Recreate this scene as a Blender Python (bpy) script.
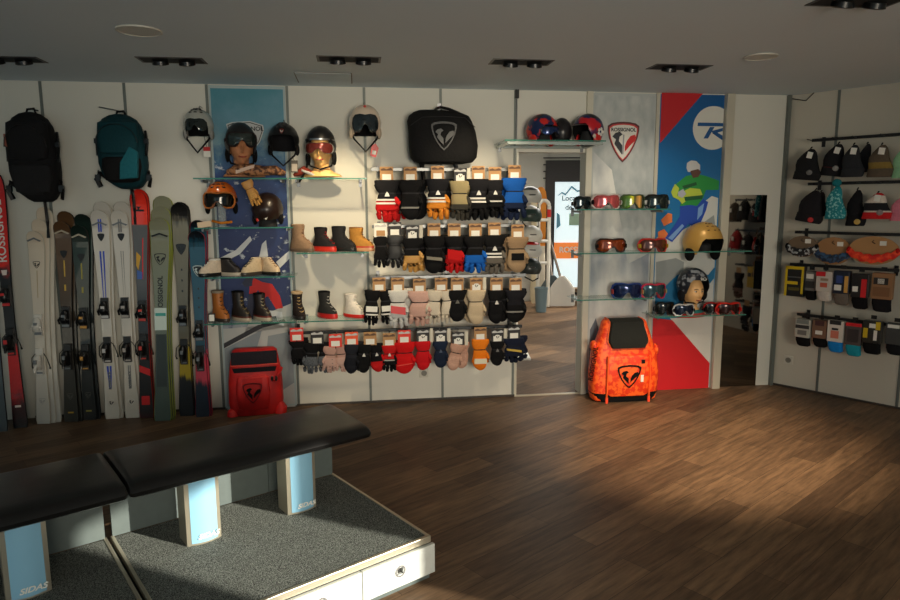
import bpy, bmesh, math, random
from mathutils import Vector, Matrix
random.seed(7)
R = math.radians
SC = bpy.context.scene
COL = SC.collection
for o in list(bpy.data.objects): bpy.data.objects.remove(o)

# ---------------------------------------------------------------- camera
FPX, PITCH, ROLL, CAMH = 661.742, 0.14375973, -0.00473818, 1.641
_fw = Vector((0, math.cos(PITCH), -math.sin(PITCH)))
_u0 = Vector((0, math.sin(PITCH), math.cos(PITCH)))
_r0 = Vector((1, 0, 0))
_rt = _r0*math.cos(ROLL) + _u0*math.sin(ROLL)
_up = -_r0*math.sin(ROLL) + _u0*math.cos(ROLL)
cd = bpy.data.cameras.new('camera'); cam = bpy.data.objects.new('camera', cd); COL.objects.link(cam)
cd.sensor_width = 36; cd.lens = FPX/900*36; cd.clip_start = .05; cd.clip_end = 200
cam.matrix_world = Matrix((( _rt.x, _up.x, -_fw.x, 0), (_rt.y, _up.y, -_fw.y, 0), (_rt.z, _up.z, -_fw.z, CAMH), (0, 0, 0, 1)))
SC.camera = cam

# ---------------------------------------------------------------- world, sun, big lights, exposure
w = bpy.data.worlds.new('world'); SC.world = w; w.use_nodes = True
bg = w.node_tree.nodes['Background']; bg.inputs[0].default_value = (.56, .86, 1, 1); bg.inputs[1].default_value = .56
def lamp(name, kind, loc, power, color, target=None, **kw):
    l = bpy.data.lights.new(name, kind); l.energy = power; l.color = color
    for k, v_ in kw.items(): setattr(l, k, v_)
    o = bpy.data.objects.new(name, l); COL.objects.link(o); o.location = loc
    if target is not None:
        o.rotation_euler = (Vector(target)-Vector(loc)).to_track_quat('-Z', 'Y').to_euler()
    return o
sun = lamp('sun', 'SUN', (6, 0, 3), 9, (1, .93, .78), angle=R(.6))
sun.rotation_euler = Vector((-.92, .40, -.30)).to_track_quat('-Z', 'Y').to_euler()
lamp('wall_fill_area', 'AREA', (1.6, -2.7, 1.6), 32, (1, .87, .68), (.1, 5.4, .95), shape='RECTANGLE', size=2.0, size_y=1.4, spread=R(62))  # added area lamp behind the camera, brightens the middle of the back wall
SC.view_settings.view_transform = 'Standard'
SC.view_settings.look = 'None'; SC.view_settings.gamma = 1; SC.view_settings.exposure = 0.0
SC.view_settings.use_curve_mapping = False

# ---------------------------------------------------------------- frames of the two shop walls (metres)
H = 2.55
TH_A = math.atan(.1388)
UA = Vector((math.cos(TH_A), math.sin(TH_A), 0)); NA = Vector((math.sin(TH_A), -math.cos(TH_A), 0)); PA = Vector((0, 5.4524, 0))
UC = Vector((.655, -.756, 0)).normalized(); NC = Vector((-UC.y*-1, -UC.x, 0)); NC = Vector((UC.y, -UC.x, 0)); PC = Vector((2.93, 5.875, 0))
RZA = TH_A; RZC = math.atan2(UC.y, UC.x)
WALLS = {'A': (PA, UA, NA, RZA), 'C': (PC, UC, NC, RZC)}
def ray(px, py): return _rt*((px-450)/FPX) + _up*((300-py)/FPX) + _fw
CAM = Vector((0, 0, CAMH))
def PT(wl, px, py, d=0):
    P, U, N, _ = WALLS[wl]; r_ = ray(px, py)
    return CAM + r_*(((P+N*d-CAM).dot(N))/r_.dot(N))
def SZ(wl, px, py, d=0):
    P, U, N, _ = WALLS[wl]; q = PT(wl, px, py, d); return (q-P).dot(U), q.z
def ATZ(px, py, z):
    r_ = ray(px, py); return CAM + r_*((z-CAMH)/r_.z)
def WP(wl, s, z, d=0):
    P, U, N, _ = WALLS[wl]; return P+U*s+N*d+Vector((0, 0, z))
def span(wl, x0, y0, x1, y1, d):
    """bottom centre, width and height in metres of something standing d in front of a wall"""
    a = SZ(wl, x0, (y0+y1)/2, d); b = SZ(wl, x1, (y0+y1)/2, d)
    t = SZ(wl, (x0+x1)/2, y0, d); o = SZ(wl, (x0+x1)/2, y1, d)
    return WP(wl, (a[0]+b[0])/2, o[1], d), b[0]-a[0], t[1]-o[1]

# ---------------------------------------------------------------- materials
def lin(c):
    c = c/255.0
    return c/12.92 if c <= .04045 else ((c+.055)/1.055)**2.4
def L3(rgb): return (lin(rgb[0]), lin(rgb[1]), lin(rgb[2]), 1)
_M = {}
def mat(rgb, rough=.6, metal=0, var=.15, scale=30, bump=.0, coat=0, alpha=1, emit=0, spec=.5, trans=0, key=None):
    k = (tuple(rgb), rough, metal, var, scale, bump, coat, alpha, emit, spec, trans, key)
    if k in _M: return _M[k]
    m = bpy.data.materials.new('mat_%d' % len(_M)); m.use_nodes = True; nt = m.node_tree; b = nt.nodes['Principled BSDF']
    tc = nt.nodes.new('ShaderNodeTexCoord'); nz = nt.nodes.new('ShaderNodeTexNoise')
    nz.inputs['Scale'].default_value = scale; nz.inputs['Detail'].default_value = 4
    nt.links.new(tc.outputs['Object'], nz.inputs['Vector'])
    mx = nt.nodes.new('ShaderNodeMix'); mx.data_type = 'RGBA'
    c = L3(rgb); mx.inputs[6].default_value = tuple(x*(1-var) for x in c[:3])+(1,)
    mx.inputs[7].default_value = tuple(min(1, x*(1+var*.6)) for x in c[:3])+(1,)
    nt.links.new(nz.outputs['Fac'], mx.inputs[0]); nt.links.new(mx.outputs[2], b.inputs['Base Color'])
    b.inputs['Roughness'].default_value = rough; b.inputs['Metallic'].default_value = metal
    b.inputs['Specular IOR Level'].default_value = spec
    if coat: b.inputs['Coat Weight'].default_value = coat; b.inputs['Coat Roughness'].default_value = .15
    if trans: b.inputs['Transmission Weight'].default_value = trans; b.inputs['IOR'].default_value = 1.2
    if alpha < 1: b.inputs['Alpha'].default_value = alpha
    if emit:
        nt.links.new(mx.outputs[2], b.inputs['Emission Color']); b.inputs['Emission Strength'].default_value = emit
    if bump:
        bp = nt.nodes.new('ShaderNodeBump'); bp.inputs['Strength'].default_value = bump; bp.inputs['Distance'].default_value = .01
        nt.links.new(nz.outputs['Fac'], bp.inputs['Height']); nt.links.new(bp.outputs[0], b.inputs['Normal'])
    _M[k] = m; return m
def fab(*rgb): return mat(rgb, .85, 0, .25, 60, .35, spec=.2)
def lea(*rgb): return mat(rgb, .5, 0, .2, 40, .15)
def pla(*rgb): return mat(rgb, .32, 0, .05, 20)
def glo(*rgb): return mat(rgb, .18, 0, .05, 20, 0, .6)
def prt(*rgb): return mat(rgb, .6, 0, .04, 10)
BLK = fab(15, 15, 17); BLK2 = fab(24, 24, 28); BPL = pla(14, 14, 16); CHR = mat((190, 192, 195), .22, 1, .03)
STL = mat((120, 122, 124), .35, .9, .05); KRAFT = prt(176, 132, 84); WHT = prt(232, 230, 222); SKIN = mat((205, 150, 95), .55, 0, .1, 12)
GLASS = mat((170, 215, 205), .04, 0, .0, 5, 0, 0, .22, key='glass'); GLEDGE = mat((60, 130, 115), .1, 0, .05, 5, 0, 0, .8, key='edge')
def ramp_mat(stops, jag=0, axis=2, jscale=(60, 60, 6), rough=.3, coat=.4, coord='Generated'):
    m = bpy.data.materials.new('paint_%d' % len(bpy.data.materials)); m.use_nodes = True; nt = m.node_tree; b = nt.nodes['Principled BSDF']
    tc = nt.nodes.new('ShaderNodeTexCoord'); sp = nt.nodes.new('ShaderNodeSeparateXYZ'); nt.links.new(tc.outputs[coord], sp.inputs[0])
    rp = nt.nodes.new('ShaderNodeValToRGB'); cr = rp.color_ramp
    while len(cr.elements) < len(stops): cr.elements.new(.5)
    for e_, (p_, c_) in zip(cr.elements, stops): e_.position = p_; e_.color = L3(c_)
    src = sp.outputs[axis]
    if jag:
        mp = nt.nodes.new('ShaderNodeMapping'); mp.inputs['Scale'].default_value = jscale; nt.links.new(tc.outputs['Object'], mp.inputs[0])
        nz = nt.nodes.new('ShaderNodeTexNoise'); nz.inputs['Scale'].default_value = 1; nz.inputs['Detail'].default_value = 3; nt.links.new(mp.outputs[0], nz.inputs[0])
        ma = nt.nodes.new('ShaderNodeMath'); ma.operation = 'MULTIPLY_ADD'; ma.inputs[1].default_value = jag; nt.links.new(nz.outputs['Fac'], ma.inputs[0])
        m2 = nt.nodes.new('ShaderNodeMath'); m2.operation = 'SUBTRACT'; m2.inputs[1].default_value = jag/2; nt.links.new(src, m2.inputs[0]); nt.links.new(m2.outputs[0], ma.inputs[2]); src = ma.outputs[0]
    nt.links.new(src, rp.inputs[0]); nt.links.new(rp.outputs[0], b.inputs['Base Color'])
    b.inputs['Roughness'].default_value = rough; b.inputs['Coat Weight'].default_value = coat; return m
def blotch(c0, c1, scale=12, rough=.7, lo=.42, hi=.58, detail=4, stretch=(1, 1, 1)):
    m = bpy.data.materials.new('blotch_%d' % len(bpy.data.materials)); m.use_nodes = True; nt = m.node_tree; b = nt.nodes['Principled BSDF']
    tc = nt.nodes.new('ShaderNodeTexCoord'); mp = nt.nodes.new('ShaderNodeMapping'); mp.inputs['Scale'].default_value = stretch
    nz = nt.nodes.new('ShaderNodeTexNoise'); nz.inputs['Scale'].default_value = scale; nz.inputs['Detail'].default_value = detail
    rp = nt.nodes.new('ShaderNodeValToRGB'); rp.color_ramp.elements[0].position = lo; rp.color_ramp.elements[1].position = hi
    rp.color_ramp.elements[0].color = L3(c0); rp.color_ramp.elements[1].color = L3(c1)
    nt.links.new(tc.outputs['Object'], mp.inputs[0]); nt.links.new(mp.outputs[0], nz.inputs[0]); nt.links.new(nz.outputs['Fac'], rp.inputs[0]); nt.links.new(rp.outputs[0], b.inputs['Base Color'])
    b.inputs['Roughness'].default_value = rough; return m

# ---------------------------------------------------------------- mesh builder
def se(z, rx, ry, cx=0, cy=0, p=2.0, n=20):
    out = []
    for i in range(n):
        a = 2*math.pi*i/n; c, s = math.cos(a), math.sin(a)
        out.append((cx+rx*math.copysign(abs(c)**(2/p), c), cy+ry*math.copysign(abs(s)**(2/p), s), z))
    return out
class MB:
    def __init__(s, T=None): s.bm = bmesh.new(); s.mi = 0; s.T = T or Matrix()
    def v(s, c): return s.bm.verts.new(s.T @ Vector(c))
    def f(s, vs, mi=None):
        try: fc = s.bm.faces.new(vs)
        except ValueError: return
        fc.material_index = s.mi if mi is None else mi
    def loft(s, rings, caps=(True, True), mis=None, closed=True):
        vr = [[s.v(c) for c in r_] for r_ in rings]; n = len(vr[0])
        for k in range(len(vr)-1):
            for i in range(n if closed else n-1):
                j = (i+1) % n; s.f((vr[k][i], vr[k][j], vr[k+1][j], vr[k+1][i]), mis[k] if mis else None)
        if caps[0]: s.f(vr[0][::-1], mis[0] if mis else None)
        if caps[1]: s.f(vr[-1], mis[-1] if mis else None)
        return s
    def box(s, c, d, rot=None):
        x, y, z = d[0]/2, d[1]/2, d[2]/2; q = []
        for a, b_, e in ((-1, -1, -1), (1, -1, -1), (1, 1, -1), (-1, 1, -1), (-1, -1, 1), (1, -1, 1), (1, 1, 1), (-1, 1, 1)):
            p_ = Vector((a*x, b_*y, e*z)); p_ = (rot @ p_) if rot else p_; q.append(s.v(p_+Vector(c)))
        for ix in ((0, 3, 2, 1), (4, 5, 6, 7), (0, 1, 5, 4), (1, 2, 6, 5), (2, 3, 7, 6), (3, 0, 4, 7)): s.f([q[i] for i in ix])
        return s
    def tube(s, pts, r, n=8, sq=1.0, caps=True, up=(0, 0, 1), round_=False):
        pts = [Vector(p_) for p_ in pts]; m_ = len(pts); rr = r if isinstance(r, (list, tuple)) else [r]*m_
        if round_:
            d0 = (pts[0]-pts[1]).normalized(); d1 = (pts[-1]-pts[-2]).normalized()
            pts = [pts[0]+d0*rr[0]*.75, pts[0]+d0*rr[0]*.45]+pts+[pts[-1]+d1*rr[-1]*.45, pts[-1]+d1*rr[-1]*.75]
            rr = [rr[0]*.35, rr[0]*.8]+list(rr)+[rr[-1]*.8, rr[-1]*.35]; m_ += 4
        rings = []; upv = Vector(up)
        for i in range(m_):
            t = (pts[min(i+1, m_-1)]-pts[max(i-1, 0)]).normalized()
            a = t.cross(upv)
            if a.length < .05: a = t.cross(Vector((0, 1, 0)))
            if a.length < .05: a = t.cross(Vector((1, 0, 0)))
            a.normalize(); b_ = a.cross(t).normalized()
            rings.append([pts[i]+a*math.cos(2*math.pi*k/n)*rr[i]+b_*math.sin(2*math.pi*k/n)*rr[i]*sq for k in range(n)])
        return s.loft(rings, (caps, caps))
    def ell(s, c, r, nu=14, nv=8, fn=None):
        rings = []
        for k in range(nv+1):
            th = math.pi*(k+.02*(k == 0)-.02*(k == nv))/nv
            rings.append([])
            for i in range(nu):
                a = 2*math.pi*i/nu; p_ = Vector((math.sin(th)*math.cos(a), math.sin(th)*math.sin(a), math.cos(th)))
                if fn: p_ = fn(p_)
                rings[-1].append((c[0]+r[0]*p_.x, c[1]+r[1]*p_.y, c[2]+r[2]*p_.z))
        return s.loft(rings[::-1])
    def prism(s, poly, y0, y1, plane='xz'):
        if plane == 'xz': A = [s.v((p_[0], y0, p_[1])) for p_ in poly]; B = [s.v((p_[0], y1, p_[1])) for p_ in poly]
        else: A = [s.v((p_[0], p_[1], y0)) for p_ in poly]; B = [s.v((p_[0], p_[1], y1)) for p_ in poly]
        s.f(A); s.f(B[::-1]); n = len(poly)
        for i in range(n): s.f((A[i], B[i], B[(i+1) % n], A[(i+1) % n]))
        return s
    def ring(s, outer, inner, y0, y1):
        n = len(outer); V = [[s.v((p_[0], y, p_[1])) for p_ in q] for q, y in ((outer, y0), (inner, y0), (inner, y1), (outer, y1))]
        for i in range(n):
            j = (i+1) % n
            for a in range(4): b_ = (a+1) % 4; s.f((V[a][i], V[a][j], V[b_][j], V[b_][i]))
        return s
    def build(s, name, mats, parent=None, smooth=True, bevel=0, sub=0, loc=None):
        bmesh.ops.recalc_face_normals(s.bm, faces=s.bm.faces)
        if smooth:
            for fc in s.bm.faces: fc.smooth = True
            for e_ in s.bm.edges:
                if len(e_.link_faces) == 2 and e_.calc_face_angle(0) > R(38): e_.smooth = False
        me = bpy.data.meshes.new(name); s.bm.to_mesh(me); s.bm.free()
        for m_ in (mats if isinstance(mats, (list, tuple)) else [mats]): me.materials.append(m_)
        o = bpy.data.objects.new(name, me); COL.objects.link(o)
        if parent: o.parent = parent
        if loc is not None: o.location = loc
        if bevel:
            b_ = o.modifiers.new('bevel', 'BEVEL'); b_.width = bevel; b_.segments = 2; b_.limit_method = 'ANGLE'; b_.angle_limit = R(40)
        if sub:
            b_ = o.modifiers.new('sub', 'SUBSURF'); b_.levels = sub; b_.render_levels = sub
        return o
def thing(name, label, cat, loc, rz=0, group=None):
    o = bpy.data.objects.new(name, None); COL.objects.link(o); o.empty_display_size = .1
    o.location = loc; o.rotation_euler = (0, 0, rz); o['label'] = label; o['category'] = cat
    if group: o['group'] = group
    return o
def struct(o): o['kind'] = 'structure'; return o
def text(body, size, m, parent, loc, rot=(R(90), 0, 0), name='lettering', sx=1, depth=.0006, align='CENTER', shear=0, bold=0):
    c = bpy.data.curves.new(name, 'FONT'); c.body = body; c.size = size; c.extrude = depth; c.align_x = align; c.align_y = 'CENTER'; c.shear = shear; c.offset = bold
    tmp = bpy.data.objects.new(name, c); COL.objects.link(tmp); dg = bpy.context.evaluated_depsgraph_get()
    me = bpy.data.meshes.new_from_object(tmp.evaluated_get(dg)); bpy.data.objects.remove(tmp)
    me.materials.clear(); me.materials.append(m); o = bpy.data.objects.new(name, me); COL.objects.link(o)
    o.parent = parent; o.location = loc; o.rotation_euler = rot; o.scale = (sx, 1, 1); return o
def shield_outline(w_, h_, n=1):
    half = [(0, .53), (.2, .52), (.38, .49), (.5, .42), (.5, .3), (.45, .1), (.36, -.1), (.25, -.28), (.12, -.44), (0, -.54)]
    pts = half+[(-x, z) for x, z in half[-2:0:-1]]
    return [(x*w_, z*h_) for x, z in pts]
BIRD_L = [(-.2, .12), (-.3, .2), (-.22, .3), (-.1, .34), (-.02, .26), (-.1, .2), (-.12, .08), (-.02, -.04), (-.02, -.3), (-.14, -.14), (-.24, 0)]
BIRD_R = [(.05, -.22), (.05, -.06), (.1, .08), (.2, .22), (.32, .26), (.36, .14), (.28, .04), (.18, -.06), (.12, -.14)]
def shield(parent, w_, h_, loc, ring_m, left_m, right_m, fill_m=None, y=0.001, name='crest', word=None, rot=(0, 0, 0)):
    mb = MB(); out = shield_outline(w_, h_); inn = [(x*.86, z*.86) for x, z in out]; mats = [ring_m, left_m, right_m, fill_m or ring_m]
    mb.mi = 0; mb.ring(out, inn, -y, y*.5)
    if fill_m: mb.mi = 3; mb.prism(inn, -y*.4, y*.5)
    mb.mi = 1; mb.prism([(x*w_*1.15, z*h_*.95-.05*h_) for x, z in BIRD_L], -y, y*.4)
    mb.mi = 2; mb.prism([(x*w_*1.15, z*h_*.95-.05*h_) for x, z in BIRD_R], -y, y*.4)
    o = mb.build(name, mats, parent, False, loc=loc); o.rotation_euler = rot
    if word: text(word, w_*.145, left_m, o, (0, -y, h_*.34), name='lettering', bold=.0006)
    return o
# ---------------------------------------------------------------- the room shell
def wood_floor():
    m = bpy.data.materials.new('wood_planks'); m.use_nodes = True; nt = m.node_tree; b = nt.nodes['Principled BSDF']
    tc = nt.nodes.new('ShaderNodeTexCoord'); mp = nt.nodes.new('ShaderNodeMapping'); mp.inputs['Rotation'].default_value = (0, 0, R(-41))
    nt.links.new(tc.outputs['Object'], mp.inputs[0])
    br = nt.nodes.new('ShaderNodeTexBrick'); br.offset = .37; br.offset_frequency = 2; br.inputs['Scale'].default_value = 1
    br.inputs['Brick Width'].default_value = .95; br.inputs['Row Height'].default_value = .15; br.inputs['Mortar Size'].default_value = .0012
    br.inputs['Color1'].default_value = L3((96, 76, 58)); br.inputs['Color2'].default_value = L3((134, 108, 82)); br.inputs['Mortar'].default_value = L3((58, 44, 34)); br.inputs['Bias'].default_value = -.1
    nt.links.new(mp.outputs[0], br.inputs[0])
    m2 = nt.nodes.new('ShaderNodeMapping'); m2.inputs['Scale'].default_value = (1.6, 16, 1); nt.links.new(mp.outputs[0], m2.inputs[0])
    nz = nt.nodes.new('ShaderNodeTexNoise'); nz.inputs['Scale'].default_value = 2.2; nz.inputs['Detail'].default_value = 7; nz.inputs['Roughness'].default_value = .65; nt.links.new(m2.outputs[0], nz.inputs[0])
    rp = nt.nodes.new('ShaderNodeValToRGB'); rp.color_ramp.elements[0].position = .33; rp.color_ramp.elements[0].color = (.46, .44, .43, 1); rp.color_ramp.elements[1].position = .68; rp.color_ramp.elements[1].color = (1.15, 1.1, 1.05, 1)
    nt.links.new(nz.outputs[0], rp.inputs[0])
    mx = nt.nodes.new('ShaderNodeMix'); mx.data_type = 'RGBA'; mx.blend_type = 'MULTIPLY'; mx.inputs[0].default_value = 1
    nt.links.new(br.outputs[0], mx.inputs[6]); nt.links.new(rp.outputs[0], mx.inputs[7]); nt.links.new(mx.outputs[2], b.inputs['Base Color'])
    b.inputs['Roughness'].default_value = .5; b.inputs['Specular IOR Level'].default_value = .3
    bp = nt.nodes.new('ShaderNodeBump'); bp.inputs['Strength'].default_value = .15; bp.inputs['Distance'].default_value = .004; nt.links.new(nz.outputs[0], bp.inputs['Height']); nt.links.new(bp.outputs[0], b.inputs['Normal'])
    return m
struct(MB().box((.6, 4.6, -.05), (9.6, 15.4, .1)).build('floor', wood_floor(), smooth=False))
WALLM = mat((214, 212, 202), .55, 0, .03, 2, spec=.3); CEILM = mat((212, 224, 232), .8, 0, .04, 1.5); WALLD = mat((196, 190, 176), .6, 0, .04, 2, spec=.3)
struct(MB().box((.6, 4.6, H+.05), (9.6, 15.4, .1)).build('ceiling', CEILM, smooth=False))
def wall_box(mb, wl, s0, s1, z0, z1, d0, d1):
    c = [WP(wl, s, z, d) for z in (z0, z1) for s, d in ((s0, d0), (s1, d0), (s1, d1), (s0, d1))]
    v_ = [mb.v(q) for q in c]
    for ix in ((0, 1, 2, 3), (7, 6, 5, 4), (0, 4, 5, 1), (1, 5, 6, 2), (2, 6, 7, 3), (3, 7, 4, 0)): mb.f([v_[i] for i in ix])
    return mb
SL, SR = .555, 1.138
mb = MB(); wall_box(mb, 'A', -3.30, SL, 0, H, 0, -.12); wall_box(mb, 'A', SL, SR, 2.06, H, 0, -.12); wall_box(mb, 'A', SR, 2.955, 0, H, 0, -.12)
struct(mb.build('wall_back', WALLM, smooth=False))
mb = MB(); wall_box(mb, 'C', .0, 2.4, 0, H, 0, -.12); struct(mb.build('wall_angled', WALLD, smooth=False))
c1 = WP('C', 2.4, 0)
# unseen right side wall; opening shaped to cut the sun into the bench streak
XR = c1.x
SY0, SY1 = -.05, .66
mb = MB()
for y0, y1, z0, z1 in ((-3, SY0, 0, H), (SY1, c1.y+.1, 0, H), (SY0, SY1, 2.45, H)): mb.box((XR+.06, (y0+y1)/2, (z0+z1)/2), (.12, y1-y0, z1-z0))
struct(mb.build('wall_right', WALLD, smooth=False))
l0 = WP('A', -3.28, 0); l1 = Vector((l0.x-1.1, l0.y-.25, 0))
mb = MB()
for a, b_ in ((l0, l1), (l1, Vector((l1.x, -3, 0)))):
    d = (b_-a).normalized(); n_ = Vector((d.y, -d.x, 0))*.12
    mb.prism([(q.x, q.y) for q in (a, b_, b_+n_*-1, a+n_*-1)] if n_.x < 0 and False else [(q.x, q.y) for q in (a, b_, b_+n_, a+n_)], 0, H, 'xy')
struct(mb.build('wall_left', WALLM, smooth=False))
# aluminium slotted uprights between the wall panels
SLOT = mat((112, 118, 114), .5, .4, .05, 20)
nt_ = 0
for s in (-3.03, -2.448, -1.857, -1.262, -.672, -.068, .540):
    nt_ += 1; struct(wall_box(MB(), 'A', s-.010, s+.010, 0, H-.002, .006, -.001).build('trim_%d' % nt_, SLOT, smooth=False))
for s in (.39, .99, 1.6):
    nt_ += 1; struct(wall_box(MB(), 'C', s-.010, s+.010, 0, H-.002, .006, -.001).build('trim_%d' % nt_, SLOT, smooth=False))
ALU = mat((205, 200, 184), .35, .3, .04, 15)
for s, w_, d_ in ((1.163, .05, .03), (1.755, .03, .02), (2.385, .07, .05), (2.935, .03, .03)):
    nt_ += 1; struct(wall_box(MB(), 'A', s-w_/2, s+w_/2, 0, H-.002, d_, -.001).build('trim_%d' % nt_, ALU if s < 2.9 else SLOT, smooth=False))
nt_ += 1; struct(wall_box(MB(), 'A', .556, .572, 0, 2.06, .004, -.12).build('trim_%d' % nt_, ALU, smooth=False))
nt_ += 1; struct(wall_box(MB(), 'A', SL, SR, .0, .006, .02, -.02).build('trim_%d' % nt_, mat((200, 190, 170), .3, .8, .05), smooth=False))
struct(wall_box(MB(), 'A', -3.28, SL, 0, .018, .008, -.001).build('baseboard_back', mat((60, 52, 46), .6), smooth=False))
struct(wall_box(MB(), 'C', .02, 2.38, 0, .018, .008, -.001).build('baseboard_angled', mat((60, 52, 46), .6), smooth=False))

# the room beyond the doorway
YB = 11.2
mb = MB(); mb.box((.5, YB+.06, H/2), (2.34, .12, H)); mb.box((3.6, YB+.06, H/2), (2.6, .12, H)); mb.box((2.0, YB+.06, 2.4), (.7, .12, .3))
struct(mb.build('wall_far', WALLM, smooth=False))
mb = MB(); mb.box((-.66, 8.6, H/2), (.1, 5.2, H)); struct(mb.build('wall_far_left', WALLM, smooth=False))
mb = MB(); mb.box((4.85, 8.6, H/2), (.1, 5.2, H)); struct(mb.build('wall_far_right', WALLM, smooth=False))
XD0 = ATZ(553, 300, 0).x*0+ (CAM+ray(553.5, 240)*(YB/ray(553.5, 240).y)).x; XF0 = (CAM+ray(544.5, 240)*(YB/ray(544.5, 240).y)).x
ZD = (CAM+ray(560, 182)*(YB/ray(560, 182).y)).z
DK = mat((50, 47, 46), .6)
mb = MB()
mb.box(((XF0+XD0)/2, YB-.03, H/2-.1), (XD0-XF0, .08, H-.2)); mb.box(((XD0+2.9)/2, YB-.03, (ZD+H-.2)/2), (2.9-XD0, .08, H-.2-ZD)); mb.box((2.87, YB-.03, 1), (.08, .08, 2)); mb.box((2.3, YB-.03, .05), (1.2, .08, .1))
for k in range(4): mb.box((2.25, YB-.075, ZD+.06+k*.11), (1.4, .012, .02))
d1 = struct(mb.build('door_1', DK, smooth=False))
mb = MB(); mb.box(((XD0+2.83)/2, YB-.02, ZD/2+.05), (2.83-XD0, .02, ZD-.1))
struct(mb.build('window_1', mat((215, 232, 236), .3, 0, .06, 3, emit=.8), smooth=False))  # emission in the pane stands in for daylight outside
SIGNB = mat((90, 140, 160), .5, emit=.2); ORG = mat((235, 130, 60), .5, emit=.5)  # glow put into the sign colours in place of daylight through the glass
xs = XD0
dec = thing('window_sticker', 'pale window lettering and mountain line on the glass door beyond the doorway', 'sign', (xs+.02, YB-.035, 0))
MB().prism([(.02, ZD-.24), (.10, ZD-.16), (.16, ZD-.19), (.26, ZD-.06), (.36, ZD-.14), (.50, ZD-.10), (.50, ZD-.13), (.36, ZD-.17), (.26, ZD-.10), (.16, ZD-.225), (.10, ZD-.19)], -.001, .001).build('mountain_line', SIGNB, dec, False)
DKT = mat((105, 120, 125), .5)
text('Location', .12, DKT, dec, (.10, -.001, ZD-.27), name='lettering', align='LEFT', bold=.002); text('de ski', .12, DKT, dec, (.16, -.001, ZD-.42), align='LEFT', bold=.002)
MB().box((.33, 0, ZD-.62), (.2, .002, .2)).build('notice', mat((165, 195, 170), .5), dec, False)
MB().prism([(.02, ZD-.5), (.07, ZD-.54), (.09, ZD-.72), (.02, ZD-.78)], -.001, .001).build('blue_mark', SIGNB, dec, False)
ban = thing('banner_strip', 'orange strip with white lettering across the glass door beyond the doorway', 'sign', (xs, YB-.05, 0))
MB().box((.45, 0, .86), (.92, .004, .27)).build('strip', ORG, ban, False); text('ROSSIGNOL', .13, WHT, ban, (.44, -.003, .87), bold=.004)
lamp('far_room_fill', 'AREA', (1.7, 8.6, 2.5), 80, (1, .96, .88), (1.7, 8.8, 0), size=2.2)  # added area fill that brightens the far room, no fixture modelled
lamp('far_floor_spot', 'SPOT', (3.4, 10.8, 2.3), 420, (1, .9, .76), (1.3, 10.2, 0), spot_size=R(38), spot_blend=.3, shadow_soft_size=.05)  # added indoor spot lamp, stands in for the sun patch on the far floor

# ---------------------------------------------------------------- ceiling fixtures
def recessed(px, py, label, aim, power, col=(1, .82, .58), size=60, head=True):
    c = ATZ(px, py, H); t = thing('recessed_spotlight', label, 'ceiling light', (c.x, c.y, H), TH_A, 'recessed black spotlights in the ceiling')
    mb = MB(); mb.ring([(-.2, -.085), (.2, -.085), (.2, .085), (-.2, .085)], [(-.185, -.07), (.185, -.07), (.185, .07), (-.185, .07)], -.004, .006)
    for v_ in mb.bm.verts: v_.co = Vector((v_.co.x, v_.co.z, -abs(v_.co.y) if v_.co.y < 0 else -.0005))
    mb.build('frame', mat((60, 60, 62), .4), t, False)
    MB().box((0, 0, -.002), (.37, .14, .003)).build('recess', mat((14, 14, 15), .8), t, False)
    for sx in (-.07, .09):
        T = Matrix.Translation((sx, 0, -.016)) @ Matrix.Rotation(R(20), 4, 'X')
        h = MB(T).loft([se(.012, .045, .045), se(-.012, .05, .05), se(-.016, .04, .04), se(-.006, .032, .032)]).build('spot_head', BPL, t)
        MB(T).loft([se(-.011, .03, .03), se(-.009, .03, .03)]).build('lens', mat((40, 40, 42), .2), h)
    if power:
        lamp('spot_lamp', 'SPOT', (c.x, c.y-.02, H-.05), power, col, aim, spot_size=R(size), spot_blend=.9, shadow_soft_size=.045)
def rm(px, py): q = ATZ(px, py, 0); return (q.x, q.y, 0)
recessed(8, 59, 'black recessed twin spotlight cut by the left edge of the ceiling view', None, 0)
recessed(172, 60, 'black recessed twin spotlight above the two hanging backpacks', tuple(PT('A', 150, 300)), 14, (1, .9, .74), 75)
recessed(349, 59, 'black recessed twin spotlight in front of the white hanging helmet', tuple(PT('A', 332, 245)), 95, (1, .80, .50), 62)
recessed(521, 62, 'black recessed twin spotlight in front of the doorway', tuple(PT('A', 455, 260)), 62, (1, .82, .55), 72)
recessed(679, 67, 'black recessed twin spotlight in front of the red and blue poster', tuple(PT('A', 640, 250)), 26, (1, .88, .7), 75)
recessed(857, 1, 'black recessed twin spotlight at the top right corner of the view', rm(690, 438), 470, (1, .78, .54), 58)
def disc(px, py, r_, label):
    c = ATZ(px, py, H); t = thing('ceiling_disc', label, 'ceiling light', (c.x, c.y, H))
    MB().loft([se(-.001, r_, r_), se(-.008, r_*.99, r_*.99), se(-.010, r_*.93, r_*.93), se(-.006, r_*.9, r_*.9)], (True, False)).build('rim', mat((196, 194, 184), .4), t)
    MB().loft([se(-.002, r_*.9, r_*.9), se(-.0065, r_*.89, r_*.89), se(-.007, r_*.4, r_*.4)]).build('diffuser', mat((206, 204, 196), .5), t)
disc(139, 30, .115, 'round off-white flush ceiling light, the larger one at upper left'); disc(761, 56, .1, 'round flush ceiling disc near the right side of the ceiling')
q = [ATZ(*p_, H) for p_ in ((290, 73), (347, 72), (356, 82), (299, 83))]
c_ = (q[0]+q[2])/2; t = thing('ceiling_hatch', 'square flush access hatch in the ceiling above the poster', 'hatch', (c_.x, c_.y, H), TH_A)
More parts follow.
